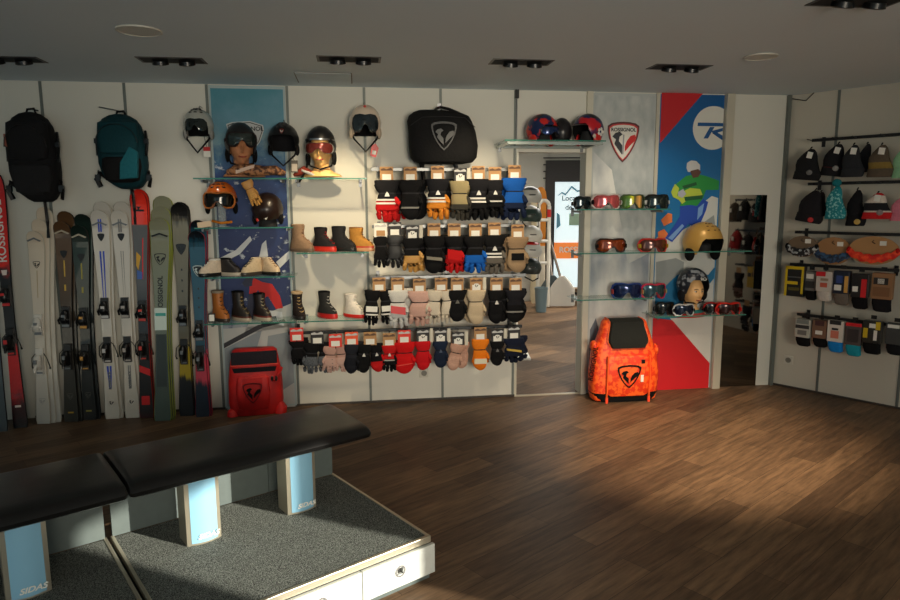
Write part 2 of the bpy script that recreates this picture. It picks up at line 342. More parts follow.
MB().box((0, 0, -.002), (.40, .40, .004)).build('hatch_frame', mat((110, 108, 100), .7), t, False); MB().box((0, 0, -.004), (.385, .385, .004)).build('hatch_panel', CEILM, t, False)
def outlet(wl, px, py, label):
    p_ = PT(wl, px, py, .004); t = thing('power_outlet', label, 'socket', p_, WALLS[wl][3])
    MB().box((0, 0, 0), (.075, .01, .075)).build('plate', mat((200, 196, 184), .4), t, False, .002)
    MB().loft([se(0, .024, .024), se(.004, .024, .024), se(.004, .02, .02), se(.001, .019, .019)]).build('socket_well', mat((120, 118, 110), .5), t).rotation_euler = (R(90), 0, 0)
    t.children[-1].location = (0, -.005, 0)
outlet('A', 424, 373, 'small grey wall socket under the lowest row of gloves'); outlet('A', 53, 386, 'white wall socket low between the white and brown skis'); outlet('C', 788.5, 360, 'white wall socket low on the angled right wall')

# ---------------------------------------------------------------- the bench
BO = Vector((-.64, 3.421, 0)); BRZ = math.atan2(.62, .78)
CARP = blotch((18, 20, 20), (150, 156, 148), 300, .95, .40, .66, 2); _nt = CARP.node_tree; _b = _nt.nodes['Principled BSDF']; _n = [n for n in _nt.nodes if n.type == 'TEX_NOISE'][0]; _bp = _nt.nodes.new('ShaderNodeBump'); _bp.inputs['Strength'].default_value = 1; _bp.inputs['Distance'].default_value = .012; _nt.links.new(_n.outputs['Fac'], _bp.inputs['Height']); _nt.links.new(_bp.outputs[0], _b.inputs['Normal'])
LEATH = mat((20, 19, 19), .28, 0, .35, 9, .12); GREYP = mat((86, 96, 95), .5); DRW = mat((196, 200, 196), .35)
BLUEP = mat((136, 186, 214), .35, 0, .04, 4); ALUT = mat((198, 190, 170), .3, .7, .05)
def bench(a0, a1, sup, label, ndraw):
    t = thing('fitting_bench', label, 'bench', BO, BRZ, 'black padded fitting bench modules'); D = .885; L = a1-a0
    MB().box((-(a0+a1)/2, -D/2, .09), (L-.004, D-.02, .18)).build('platform', GREYP, t, False)
    MB().box((-(a0+a1)/2, -D/2, .188), (L-.03, D-.03, .022)).build('carpet', CARP, t, False)
    mb = MB(); mb.box((-(a0+a1)/2, -D+.008, .187), (L, .018, .03)); mb.box((-a0-.007, -D/2, .19), (.014, D, .024)); mb.box((-a1+.007, -D/2, .19), (.014, D, .024)); mb.build('edge_trim', ALUT, t, False, .002)
    e0 = a0-.012 if a0 < .01 else a0+.003; step = (a1-e0)/ndraw
    for k in range(ndraw):
        x0 = e0+k*step+.002; x1 = e0+(k+1)*step-.002; cx = -(x0+x1)/2; wd = x1-x0
        mb = MB(); mb.ring([(cx-wd/2, .035), (cx+wd/2, .035), (cx+wd/2, .168), (cx-wd/2, .168)], [(cx+.02*math.cos(a), .105+.02*math.sin(a)) for a in (R(-135), R(-45), R(45), R(135))], -D-.016, -D+.002)
        dr = mb.build('drawer', DRW, t, False, .0015)
        rg = [(.026*math.cos(2*math.pi*i/20), .026*math.sin(2*math.pi*i/20)) for i in range(20)]
        mb = MB(); mb.ring([(cx+x, .105+z) for x, z in rg], [(cx+x*.72, .105+z*.72) for x, z in rg], -D-.018, -D-.003); mb.build('finger_ring', CHR, dr)
        MB().box((cx, -D-.002, .105), (.036, .003, .036)).build('finger_hole', mat((40, 40, 38), .8), dr, False)
    for k in range(3):
        x0 = a0+.006+k*(L-.012)/3; MB().box((-(x0+(L-.012)/6), .0, .36), ((L-.012)/3-.003, .018, .32)).build('back_panel', GREYP, t, False)
    for a in sup:
        mb = MB(); arc = [(-.073+.146*i/10, -.018*math.sin(math.pi*i/10)) for i in range(11)]
        pl = [(-a+x, -.305+y) for x, y in arc]+[(-a+.073, -.20), (-a-.073, -.20)]
        mb.prism(pl, .199, .525, 'xy'); s_ = mb.build('support', ALUT, t, True)
        ar2 = [(-.056+.112*i/10, -.0205*math.sin(math.pi*(i*.77+1.15)/10)-.0005) for i in range(11)]
        MB().prism([(-a+x, -.305+y) for x, y in ar2]+[(-a+x, -.300+y*.5) for x, y in ar2[::-1]], .208, .522, 'xy').build('blue_panel', BLUEP, s_, True)
        text('SIDAS', .03, WHT, s_, (-a+.012, -.3275, .235), name='logo', shear=.3, bold=.0008, sx=1.15)
    # cushion with rolled front edge
    prof = [(-.010, .548), (-.002, .580), (-.012, .594), (-.04, .600), (-.2, .602), (-.38, .601), (-.445, .597), (-.472, .586), (-.484, .568), (-.478, .550), (-.455, .538), (-.3, .536), (-.05, .538)]
    e1 = .022 if a0 < .01 else 0; lo_, hi_ = -a1-.004, -a0+.004-e1*1.4
    xs_ = [lo_, lo_+.004, lo_+.014, lo_+.03]+[lo_+.03+(hi_-lo_-.06)*i/6 for i in range(1, 6)]+[hi_-.03, hi_-.014, hi_-.004, hi_]
    sc = [.55, .84, .96, 1]+[1]*5+[1, .96, .84, .55]
    rings = []
    for x, k in zip(xs_, sc):
        sk = 1 if x > -.3 and a0 < .01 else 0
        rings.append([(x+(.022+y*.085)*sk*max(0, (x+.3)/.28), -.24+(y+.24)*(1-(1-k)*.04), .569+(z-.569)*k) for y, z in prof])
    MB().loft(rings).build('seat_cushion', LEATH, t, True)
    return t
bench(0, 1.10, (.33, .79), 'black padded bench module on a carpeted platform, the right one, with drawers showing', 3)
bench(1.115, 2.215, (1.437, 1.90), 'black padded bench module on a carpeted platform, the left one cut by the frame', 3)
recessed(0, 0, 'added black twin spotlight outside the view near the right side wall', None, 0)  # fixture added, with the lamp below, to light the goods the mirror shows
_f = bpy.data.objects[[o.name for o in bpy.data.objects if o.name.startswith('recessed_spotlight')][-1]]; _f.location = (3.5, 2.4, H)
lamp('spot_lamp', 'SPOT', (3.5, 2.4, H-.05), 150, (1, .85, .65), (4.5, 3.0, 1.0), spot_size=R(95), spot_blend=.9, shadow_soft_size=.12)
# ---------------------------------------------------------------- skis leaning on the wall
def ski_bm(L, W, tipw=1.0, th=.011, mi_side=1):
    rings = []; N = 46; prev = None
    for i in range(N+1):
        t = i/N if i < N-8 else 1-((N-i)/8)**1.6*8/N
        z = t*L; tt = t
        wv = W*(.86-.26*math.sin(math.pi*min(1, max(0, (tt-.03)/.80)))**1.0+.14*max(0, (tt-.55)/.45)**1.2)
        if t > .955: u = (t-.955)/.045; wv = wv*math.sqrt(max(.0, 1-u**2.6*.95))
        if t < .02: wv *= .9+.1*t/.02
        bend = -.05*max(0, (t-.90)/.10)**2*1.0
        thk = th*(.6+.5*math.sin(math.pi*t))
        h = wv/2
        rings.append([(-h, bend, z), (-h*.9, bend-thk, z), (h*.9, bend-thk, z), (h, bend, z)])
    mb = MB(); vr = [[mb.v(c) for c in r_] for r_ in rings]
    for k in range(N):
        for i in range(4):
            j = (i+1) % 4; mb.f((vr[k][i], vr[k][j], vr[k+1][j], vr[k+1][i]), 0 if i == 1 else mi_side)
    mb.f(vr[0][::-1], mi_side); mb.f(vr[-1], 0); return mb
def binding(parent, z, kind, bm_, acc, W):
    """toe or heel piece standing on the top sheet"""
    mb = MB(); y = -.012; mb.mi = 0
    if kind == 'toe':
        mb.box((0, y-.01, z), (.055, .02, .16)); mb.loft([se(z-.045, .026, .02, 0, y-.035), se(z-.02, .034, .03, 0, y-.04), se(z+.03, .030, .026, 0, y-.035), se(z+.055, .014, .014, 0, y-.03)])
        mb.tube([(-.03, y-.05, z-.05), (-.036, y-.055, z-.02), (-.02, y-.06, z)], .008, 6); mb.tube([(.03, y-.05, z-.05), (.036, y-.055, z-.02), (.02, y-.06, z)], .008, 6)
        mb.mi = 1; mb.box((0, y-.062, z+.01), (.026, .008, .02)); mb.box((0, y-.022, z-.065), (.05, .006, .02))
        return mb.build('toe_binding', [bm_, acc], parent, True, .001)
    mb.box((0, y-.01, z), (.052, .02, .20)); mb.loft([se(z-.06, .020, .016, 0, y-.03), se(z-.03, .030, .034, 0, y-.045), se(z+.02, .032, .036, 0, y-.05), se(z+.05, .02, .02, 0, y-.04)])
    mb.tube([(0, y-.07, z-.02), (0, y-.095, z-.05), (0, y-.10, z-.075)], [.014, .012, .008], 8)
    mb.mi = 1; mb.box((0, y-.088, z+.005), (.022, .01, .03)); mb.box((0, y-.022, z-.085), (.04, .006, .012))
    o = mb.build('heel_binding', [bm_, acc], parent, True, .001)
    for sx in (-1, 1): MB().tube([(sx*.028, y-.01, z+.06), (sx*(W*.36+.006), y-.02, z+.03), (sx*(W*.40+.012), y+.004, z-.04), (sx*(W*.40+.008), y+.018, z-.06)], [.003, .003, .004, .007], 6).build('brake_arm', BPL, o)
    return o
def ski(label, top, bot, W, paint, side, binds=(.50, .30), bcol=None, acc=None, nback=1, dback=(.012, .055), dz=.05, art=None, tiltout=.05, backpaint=None):
    b_ = ATZ(bot[0], bot[1], 0.0); tp = PT('A', top[0], top[1], tiltout)
    zax = (tp-b_); L = zax.length; zax.normalize(); yax = zax.cross(UA).normalized(); xax = yax.cross(zax).normalized()
    t = thing('ski_pair', label, 'skis', b_, 0, 'pairs of skis leaning on the wall')
    t.matrix_world = Matrix(((xax.x, yax.x, zax.x, b_.x), (xax.y, yax.y, zax.y, b_.y), (xax.z, yax.z, zax.z, b_.z+.003), (0, 0, 0, 1)))
    f_ = ski_bm(L, W).build('ski', [paint, side], t, False)
    for k in range(nback):
        g = ski_bm(L, W).build('ski', [backpaint or paint, side], t, False); g.location = (dback[0]*(k+1), .016*(k+1)+.004, 0.0); g.scale = (1, 1, 1+dz*(k+1)/L)
    bc = bcol or BPL; ac = acc or STL
    if binds:
        binding(f_, L*binds[0], 'toe', bc, ac, W); binding(f_, L*binds[1], 'heel', bc, ac, W)
    if art: art(f_, L, W)
    return t
TOP = -.0125
def strip(parent, m, quads, name='stripe', y=TOP):
    mb = MB()
    for pl in quads: mb.prism(pl, y-.0012, y+.003)
    return mb.build(name, m, parent, False)
def vtext(parent, word, size, m, x, z, up=True, sx=1): return text(word, size, m, parent, (x, TOP-.0015, z), (R(90), R(-90) if up else R(90), 0), bold=.0012, sx=sx)
def chev(z, w_): return [(-w_, z-.018), (0, z+.006), (w_, z-.018), (w_*.8, z-.026), (0, z-.006), (-w_*.8, z-.026)]
WH = (214, 208, 196); DKM = pla(30, 32, 34)
wside = pla(196, 190, 176)
ski('plain blue-grey ski edge at the far left, cut by the frame', (-14, 195), (1, 432), .12, ramp_mat([(0, (50, 62, 70)), (1, (120, 140, 150))]), DKM, None, nback=0)
def art_red(f_, L, W):
    vtext(f_, 'ROSSIGNOL', .085, WHT, .0, L*.77); strip(f_, pla(240, 225, 215), [[(-.02, L*.62), (.02, L*.62), (.014, L*.60), (-.014, L*.60)], [(-.02, L*.09), (.02, L*.09), (.02, L*.082), (-.02, L*.082)]])
ski('bright red race ski with white vertical lettering and dark tail, nearest the left edge', (-5, 172), (21, 428), .125, ramp_mat([(0, (20, 24, 28)), (.09, (60, 10, 14)), (.14, (190, 16, 24)), (.30, (215, 25, 30)), (.34, (34, 36, 40)), (.60, (30, 32, 36)), (.66, (235, 45, 30)), (1, (205, 20, 28))], .12, jscale=(18, 18, 26)), DKM, (.52, .34), BPL, pla(220, 50, 50), nback=0, art=art_red)
def art_white(f_, L, W):
    shield(f_, .05, .05, (0, TOP, L*.83), BPL, BPL, BPL); strip(f_, pla(190, 170, 130), [[(-.002, L*.80), (.002, L*.80), (.002, L*.66), (-.002, L*.66)]]); shield(f_, .045, .045, (0, TOP, L*.12), pla(170, 170, 165), pla(160, 160, 158), pla(160, 160, 158)); strip(f_, STL, [chev(L*.965, W*.4)], 'tip_mark', y=TOP-.03)
ski('plain cream-white skis with white bindings between the red race ski and the brown skis', (36, 232), (44, 424), .125, ramp_mat([(0, (190, 188, 180)), (.3, (214, 208, 196)), (1, (222, 206, 184))], .05), wside, (.52, .33), pla(216, 212, 204), STL, nback=2, dback=(.030, .05), dz=.09, art=art_white)
def art_line(col, bl):
    def g(f_, L, W):
        shield(f_, .05, .055, (0, TOP, L*.84), bl, BPL, BPL, BPL); strip(f_, col, [[(-.004, L*.81), (.004, L*.81), (.004, L*.73), (-.004, L*.73)], [(-.006, L*.69), (.006, L*.69), (.006, L*.66), (-.006, L*.66)], [(-.02, L*.052), (.02, L*.052), (.02, L*.045), (-.02, L*.045)]])
        shield(f_, .045, .045, (0, TOP, L*.13), pla(90, 88, 80), pla(80, 80, 76), pla(80, 80, 76)); strip(f_, pla(180, 170, 150), [chev(L*.955, W*.42)], 'tip_mark', y=TOP-.022)
    return g
ski('dark brown skis with a gold line, right of the white pair', (63, 222), (72, 422), .13, ramp_mat([(0, (34, 34, 26)), (.45, (42, 36, 26)), (.8, (92, 66, 40)), (1, (88, 62, 38))], .05), DKM, (.53, .33), BPL, STL, dback=(.022, .05), dz=.075, art=art_line(mat((205, 165, 70), .3, .6), BPL))
ski('dark green-black skis with a small yellow mark, right of the brown pair', (80, 226), (90, 420), .13, ramp_mat([(0, (14, 18, 20)), (.5, (18, 26, 24)), (.85, (26, 50, 42)), (1, (20, 34, 30))], .05), DKM, (.53, .33), BPL, mat((190, 140, 70), .3, .5), dback=(.022, .05), dz=.085, art=art_line(pla(170, 160, 60), BPL))
def art_bars(col, wd):
    def g(f_, L, W):
        strip(f_, col, [[(-wd, L*.81), (-.006, L*.81), (-.006, L*.58), (-wd*.6, L*.58)], [(.006, L*.81), (wd, L*.81), (wd*.6, L*.58), (.006, L*.58)], [(-wd, L*.26), (-.004, L*.26), (-.002, L*.15), (-.008, L*.15)], [(.004, L*.26), (wd, L*.26), (.008, L*.15), (.002, L*.15)]])
        strip(f_, col, [[(-.012, L*.965), (-.003, L*.965), (-.003, L*.90), (-.012, L*.90)], [(.003, L*.965), (.012, L*.965), (.012, L*.90), (.003, L*.90)]], 'tip_stripe', y=TOP-.012)
        shield(f_, .05, .055, (0, TOP, L*.875), BPL, BPL, BPL, BPL); shield(f_, .045, .05, (0, TOP, L*.08), WHT, BPL, BPL); strip(f_, STL, [chev(L*.945, W*.42)], 'tip_mark', y=TOP-.018)
        vtext(f_, 'ROSSIGNOL', .026, STL, .0, L*.19)
    return g
ski('white skis with long bright blue stripes and black bindings', (100, 211), (113, 419), .135, ramp_mat([(0, WH), (1, (206, 202, 194))]), wside, (.54, .34), BPL, pla(200, 200, 200), dback=(.018, .05), dz=.065, art=art_bars(pla(30, 70, 190), .018))
ski('white skis with thin grey stripes, right of the blue-striped white pair', (120, 211), (133, 418), .135, ramp_mat([(0, WH), (1, (206, 202, 194))]), wside, (.54, .34), BPL, pla(170, 165, 160), dback=(.018, .05), dz=.065, art=art_bars(pla(120, 122, 124), .010))
def art_rb(f_, L, W):
    vtext(f_, 'R', .11, BPL, 0, L*.93); strip(f_, pla(225, 30, 30), [[(-.004+.02, L*.80), (.022, L*.80), (.012, L*.62), (.004, L*.62)]]); strip(f_, pla(210, 160, 40), [[(-.03, L*.74), (.0, L*.72), (-.02, L*.66), (-.035, L*.68)]]); strip(f_, pla(60, 100, 180), [[(-.03, L*.66), (.01, L*.65), (.01, L*.62), (-.03, L*.62)]]); strip(f_, pla(210, 30, 30), [[(-.04, L*.24), (.04, L*.22), (.04, L*.19), (-.04, L*.21)], [(-.03, L*.1), (.03, L*.1), (.03, L*.06), (-.03, L*.06)]])
ski('black skis with a bright red-orange tip and orange graphics', (139, 192), (147, 418), .13, ramp_mat([(0, (60, 10, 14)), (.03, (24, 22, 24)), (.5, (26, 24, 26)), (.6, (84, 82, 82)), (.855, (84, 82, 82)), (.86, (240, 62, 36)), (1, (228, 44, 32))]), pla(150, 30, 26), (.48, .32), BPL, pla(200, 60, 50), dback=(.008, .05), dz=.015, art=art_rb)
def art_sage(f_, L, W):
    shield(f_, .085, .085, (0, TOP, L*.80), BPL, BPL, BPL); vtext(f_, 'ROSSIGNOL', .05, BPL, .0, L*.63); strip(f_, BPL, [chev(L*.925, W*.42)], 'tip_mark', y=TOP-.012)
    MB().box((-.002, TOP-.003, L*.505), (.088, .004, .17)).build('label_card', prt(205, 222, 216), f_, False); strip(f_, pla(60, 160, 150), [[(-.04, L*.535), (.036, L*.535), (.036, L*.52), (-.04, L*.52)]], y=TOP-.004); strip(f_, pla(34, 44, 40), [[(-.038, L*.43), (.038, L*.43), (.038, L*.17), (-.038, L*.17)]])
ski('sage green powder skis without bindings, three rounded tips and a card label', (160, 219), (163, 421), .155, ramp_mat([(0, (70, 88, 76)), (.25, (44, 58, 50)), (.5, (110, 118, 98)), (1, (132, 134, 112))], .06), pla(140, 150, 60), None, nback=2, dback=(.010, .05), dz=.085, art=art_sage)
def art_sh(c1):
    def g(f_, L, W):
        shield(f_, .075, .08, (0, TOP, L*.79), c1, c1, c1, DKM)
        strip(f_, DKM, [[(-.006, L*(.70-.05*k)), (.006, L*(.70-.05*k)), (.006, L*(.69-.05*k)), (-.006, L*(.69-.05*k))] for k in range(3)])
    return g
ski('khaki grey skis with a black tip and a yellow patch above the tail', (180, 204), (187, 416), .135, ramp_mat([(0, (22, 28, 34)), (.18, (26, 30, 34)), (.20, (170, 150, 30)), (.33, (160, 140, 40)), (.36, (92, 88, 72)), (.90, (122, 116, 94)), (.945, (30, 30, 30)), (1, (18, 18, 20))], .12, jscale=(70, 70, 2)), DKM, (.48, .31), BPL, STL, nback=1, dback=(.006, .05), dz=.01, art=art_sh(BPL))
ski('petrol blue skis with a pink patch above the navy tail, rightmost of the row', (197, 232), (203, 417), .135, ramp_mat([(0, (18, 32, 50)), (.18, (20, 38, 56)), (.21, (205, 70, 90)), (.33, (190, 60, 84)), (.36, (22, 70, 90)), (.92, (20, 76, 98)), (.97, (16, 26, 36)), (1, (14, 20, 26))], .12, jscale=(70, 70, 2)), pla(150, 40, 60), (.47, .32), BPL, STL, nback=1, dback=(.012, .05), dz=.085, art=art_sh(pla(190, 205, 205)))

# ---------------------------------------------------------------- glass shelves on brackets
def shelf(label, wl, x0, x1, ypx, depth, group='glass shelves on the back wall', brk=None, wob=0):
    """ypx: image height of the front edge"""
    a = SZ(wl, x0, ypx, depth); b = SZ(wl, x1, ypx, depth); z = (a[1]+b[1])/2; s0, s1 = a[0], b[0]; L = s1-s0
    t = thing('glass_shelf', label, 'shelf', WP(wl, (s0+s1)/2, z, 0), WALLS[wl][3], group)
    p_ = MB().box((0, -depth/2-.005, 0), (L, depth-.012, .008)).build('glass_panel', GLASS, t, False)
    MB().box((0, -depth+.0005, 0), (L, .003, .009)).build('polished_edge', GLEDGE, p_, False)
    for s in (brk or (s0+.05, s1-.05)):
        x = s-(s0+s1)/2; mb = MB(); mb.prism([(x-.006, -.004), (x+.006, -.004), (x+.006, -depth*.85), (x-.006, -depth*.85)], -.026, -.006, 'xy'); mb.box((x, -.006, -.02), (.024, .008, .07)); mb.tube([(x, -depth*.8, -.008), (x, -depth*.8, -.02)], .010, 8)
        mb.build('bracket', STL, t, False)
    return t, z, depth
SH = {}
def mk(k, *a, **kw): SH[k] = shelf(*a, **kw)
FRM = mat((206, 214, 208), .15, .6, .05, 8)
mk('p1', 'glass shelf carrying the goggled mannequin bust over the blue poster', 'A', 193, 287, 178.5, .27)
mk('p2', 'glass shelf under the orange helmet over the blue poster', 'A', 194, 293, 228, .27)
mk('p3', 'glass shelf with low trainers over the blue poster', 'A', 203, 295, 277.5, .27)
mk('p4', 'lowest glass shelf over the blue poster, with three winter boots', 'A', 204, 296, 323.5, .27)
mk('b1', 'glass shelf under the smiling mannequin head in black helmet', 'A', 288.5, 367, 178.5, .27)
mk('b2', 'glass shelf with four lace-up boots left of the gloves', 'A', 296.5, 369, 253, .27)
mk('b3', 'glass shelf with three small boots left of the gloves, above the glove rail', 'A', 297.5, 370, 321, .27)
mk('d1', 'high glass shelf across the top of the doorway', 'A', 505, 606, 140.5, .42)
t = SH['d1'][0]; a_ = SZ('A', 505, 140.5, .42)[0]; b_ = SZ('A', 606, 140.5, .42)[0]; L_ = b_-a_
mb = MB(); mb.box((0, -.405, -.018), (L_-.04, .02, .022)); mb.box((0, -.02, -.018), (L_-.04, .02, .022)); mb.box((-L_/2+.03, -.21, -.018), (.02, .37, .022)); mb.box((L_/2-.03, -.21, -.018), (.02, .37, .022)); mb.build('reflection_frame', FRM, t, False, .002)  # added pale frame, stands in for bright reflections in the shelf glass
mk('g1', 'glass shelf with three wide goggles on the grey banner', 'A', 577, 671, 209.5, .27)
mk('g2', 'glass shelf with amber goggles and the gold helmet, across both banners', 'A', 577, 752, 252.5, .27)
mk('g3', 'glass shelf with blue goggles low on the grey banner', 'A', 577, 654, 299.5, .27)
mk('g4', 'glass shelf with the child mannequin head on the red and white poster', 'A', 655, 746, 316, .27)

# ---------------------------------------------------------------- gloves
def glove_bm(sd=1, kind='glove', split=-.42, rnd=0):
    """length 1, hanging down from z=0, materials: 0 cuff, 1 hand"""
    r_ = random.Random(rnd); mb = MB()
    body = [(0, .25, .085), (-.015, .27, .10), (-.06, .265, .115), (-.10, .26, .11), (-.13, .268, .118), (-.17, .25, .11), (-.22, .232, .115), (-.27, .21, .10), (-.31, .185, .095), (-.34, .19, .105), (-.38, .205, .105), (-.44, .22, .115), (-.52, .235, .12), (-.60, .24, .11), (-.68, .245, .10), (-.73, .24, .09)]
    if kind == 'mitten': body += [(-.75, .225, .10), (-.83, .205, .095), (-.90, .165, .08), (-.96, .10, .055), (-.985, .04, .03)]
    elif kind == 'thin': body = [(z, a*.72, b_*.7) for z, a, b_ in body]
    if kind != 'mitten': body += [(-.76, .21*(.72 if kind == 'thin' else 1), .05)]
    rings = [se(z, a*(1+.03*r_.uniform(-1, 1)), b_, .012*math.sin(z*14+rnd), 0, 2.4, 20) for z, a, b_ in body]
    mis = [2 if body[k][0] == -.31 else 0 if (body[k][0]+body[k+1][0])/2 > split else 1 for k in range(len(body)-1)]
    mb.loft(rings, (True, True), mis)
    mb.mi = 1; q = .72 if kind == 'thin' else 1
    if kind != 'mitten':
        for k, (x, ln) in enumerate(((-.178, .21), (-.060, .27), (.062, .275), (.178, .22))):
            x *= q; c = .03*r_.uniform(-1, 1); mb.tube([(x, 0, -.66), (x*1.02, -.01, -.72), (x*1.06+c*.4, -.025, -.72-ln*.45), (x*1.10+c, .0, -.72-ln)], [.068*q, .068*q, .065*q, .052*q], 8, round_=True)
    mb.mi = 1; mb.tube([(sd*.14*q, -.02, -.40), (sd*.20*q, -.06, -.48), (sd*.235*q, -.09, -.58), (sd*.225*q, -.09, -.70)], [.05*q, .058*q, .054*q, .042*q], 8, round_=True)
    return mb
GN = [0]; STRP = fab(44, 44, 48)
RAILZ = {}
def glove(x, y0, y1, kind, cuff, hand, label, split=-.42, stripes=None, logo=None, patch=None, card='kraft', tilt=0, back=True, bdx=.05, sd=1, wx=1.0, wl='A', d=.30, side_tag=None, group='gloves hanging in the rail rows', palm2=None, pair_side=False, bcuff=None, bhand=None, cap=None, railrow=None):
    GN[0] += 1; zt = SZ(wl, x, y0, d)[1]; s = SZ(wl, x, (y0+y1)/2, d)[0]; L = zt-SZ(wl, x, y1, d)[1]
    t = thing('ski_mittens' if kind == 'mitten' else 'ski_gloves', label, 'gloves', WP(wl, s, zt, d), WALLS[wl][3], group)
    cm = cuff; hm = hand; wdt = L*wx*1.08
    def one(dx, dy, sdd, a, c_, h_, main):
        o = glove_bm(sdd, kind, split, GN[0]+(0 if main else 50)).build('mitten' if kind == 'mitten' else 'glove', [c_, h_, STRP if c_ in (BLK, BLK2) else BLK2 if main else c_], t, True)
        o.scale = (wdt, L*.95, L); o.location = (dx, dy, 0); o.rotation_euler = (0, R(a), 0)
        if main or pair_side:
            if stripes:
                for z in stripes[0]:
                    rr = [se(z, .243, .124, 0, 0, 2.4), se(z-.045, .245, .126, 0, 0, 2.4)]; MB().loft(rr, (False, False)).build('stripe', stripes[1], o)
            if logo is not None:
                MB().prism([(-.055, -.40), (.055, -.40), (.03, -.33), (0, -.285), (-.03, -.33)], -.145, -.09).build('logo', logo, o, False)
            if patch is not None:
                pm, z0_, z1_, sk = patch; MB().prism([(-.19, z0_), (.19, z0_+sk), (.19, z1_+sk), (-.19, z1_)], -.135, -.09).build('patch', pm, o, False)
            if palm2 is not None:
                MB().box((0, -.09, -.54), (.3, .09, .2)).build('knuckle_pad', palm2, o, True, .02)
            if cap is not None:
                MB().loft([se(-.80, .228, .108, 0, 0, 2.2), se(-.86, .20, .10, 0, 0, 2.2), se(-.93, .15, .08), se(-.985, .09, .055), se(-1.0, .04, .03)]).build('tip', cap, o)
        return o
    if pair_side:
        one(-L*.19, 0, -sd, 4, cm, hm, True); one(L*.19, .012, sd, -4, bcuff or cm, bhand or hm, True)
    else:
        one(0, 0, sd, tilt, cm, hm, True)
        if back: one(bdx, .075, -sd, tilt*.5-3, bcuff or cm, bhand or hm, False)
    # header card clipped to the peg
    cw = {'kraft': KRAFT, 'white': WHT, 'red': prt(220, 50, 36), 'black': prt(34, 32, 34), 'orange': prt(230, 84, 40)}[card]
    ch = .105; zc = .045
    c_ = MB().box((0, -.012, zc), (.10, .004, ch)).build('header_card', cw, t, False, .001)
    MB().prism([(-.045, .080), (-.02, .088), (.0, .078), (.03, .090), (.045, .082), (.045, .070), (-.045, .068)], -.0150, -.0135).build('card_print', prt(90, 60, 36) if card == 'kraft' else prt(190, 190, 190), c_, False)
    MB().box((.0, -.0152, .022), (.066, .0012, .042)).build('price_label', WHT if card != 'white' else KRAFT, c_, False)
    if side_tag:
        MB().box((.068, -.004, .045), (.026, .003, .11)).build('size_tag', prt(206, 200, 184), t, False); shield(c_, .036, .036, (0, -.016, .035), WHT, BPL, BPL, WHT, y=.0012)
    MB().tube([(0, -.01, .0), (0, -.004, -.03)], .006, 6).build('cord', BLK, t)
    return t
W_ = fab(222, 220, 212); STW = (mat((225, 222, 214), .5),)
RED = fab(196, 26, 28); ORF = fab(226, 140, 48); TAN = lea(196, 146, 74); BEI = fab(196, 178, 146); OLV = fab(158, 144, 106); GRYF = fab(104, 98, 90)
S2 = ((-.46, -.545), STW[0]); S1 = ((-.5,), STW[0])
LG = pla(215, 212, 205)
# row 1
g1 = 'gloves on the top rail'
glove(387, 180, 221, 'glove', BLK2, RED, 'black ski gloves with red fingers, leftmost on the top glove rail', split=-.5, stripes=S2, logo=LG, group=g1, wx=1.05)
glove(410.5, 180, 220.5, 'mitten', BLK, BLK, 'plain black mittens with a thin pale line, second from left on the top glove rail', stripes=((-.66,), mat((120, 118, 112), .5)), group=g1, card='kraft')
glove(437.5, 179, 218.5, 'glove', BLK2, ORF, 'black ski gloves with orange fingers under the black hanging bag', split=-.5, stripes=S2, logo=LG, group=g1, wx=1.05)
glove(460, 181, 219.5, 'glove', OLV, fab(60, 58, 52), 'olive beige gloves with dark fingers on the top glove rail', split=-.60, group=g1, side_tag=1, card='black')
glove(478, 179, 219, 'glove', BLK2, BLK, 'all black ski gloves with two white bands on the top glove rail', split=-.5, stripes=S2, logo=LG, group=g1)
glove(494.5, 180, 216.5, 'glove', BLK2, BLK, 'black gloves with small white marks, just left of the blue gloves', logo=LG, patch=(pla(190, 185, 178), -.60, -.56, 0), group=g1, wx=.95)
glove(514, 178, 219, 'glove', fab(20, 84, 168), fab(22, 34, 62), 'bright blue ski gloves with dark fingers, rightmost on the top glove rail', split=-.60, group=g1, wx=1.1, bdx=-.06)
# row 2
g2 = 'gloves on the second rail'
glove(381, 236, 267, 'thin', BLK, BLK, 'thin black liner gloves on a white card, leftmost on the second glove rail', group=g2, card='white', back=False, wx=1.2)
glove(395, 235, 267, 'glove', lea(24, 24, 26), lea(24, 24, 26), 'black leather gloves, second from left on the second glove rail', group=g2, card='black', back=False, wx=1.0)
glove(412.5, 238, 271.5, 'glove', BLK, TAN, 'black gloves with golden tan leather fingers', split=-.5, group=g2, side_tag=1, card='black', wx=1.1)
glove(434, 236, 274, 'mitten', BLK, BLK, 'black mittens with a pale grey slanted strap, on the second glove rail', patch=(fab(140, 134, 120), -.60, -.52, -.05), group=g2, wx=1.0)
glove(454, 236, 272, 'glove', BLK, RED, 'black and scarlet ski gloves in the middle of the second glove rail', split=-.50, group=g2, patch=(RED, -.62, -.35, -.06), wx=.95)
glove(475, 236, 272, 'glove', BLK, fab(24, 96, 186), 'black gloves with bright blue fingers on the second glove rail', split=-.56, group=g2, wx=1.1, bdx=-.05)
glove(494, 235, 273, 'glove', BLK, GRYF, 'black gloves with white bands and grey fingers on the second glove rail', split=-.58, stripes=S2, logo=LG, group=g2, wx=1.05)
glove(517, 237, 273, 'mitten', fab(150, 124, 96), fab(160, 134, 104), 'brown and black mittens, rightmost on the second glove rail', group=g2, wx=1.1, palm2=BLK, bdx=-.06, split=-.3)
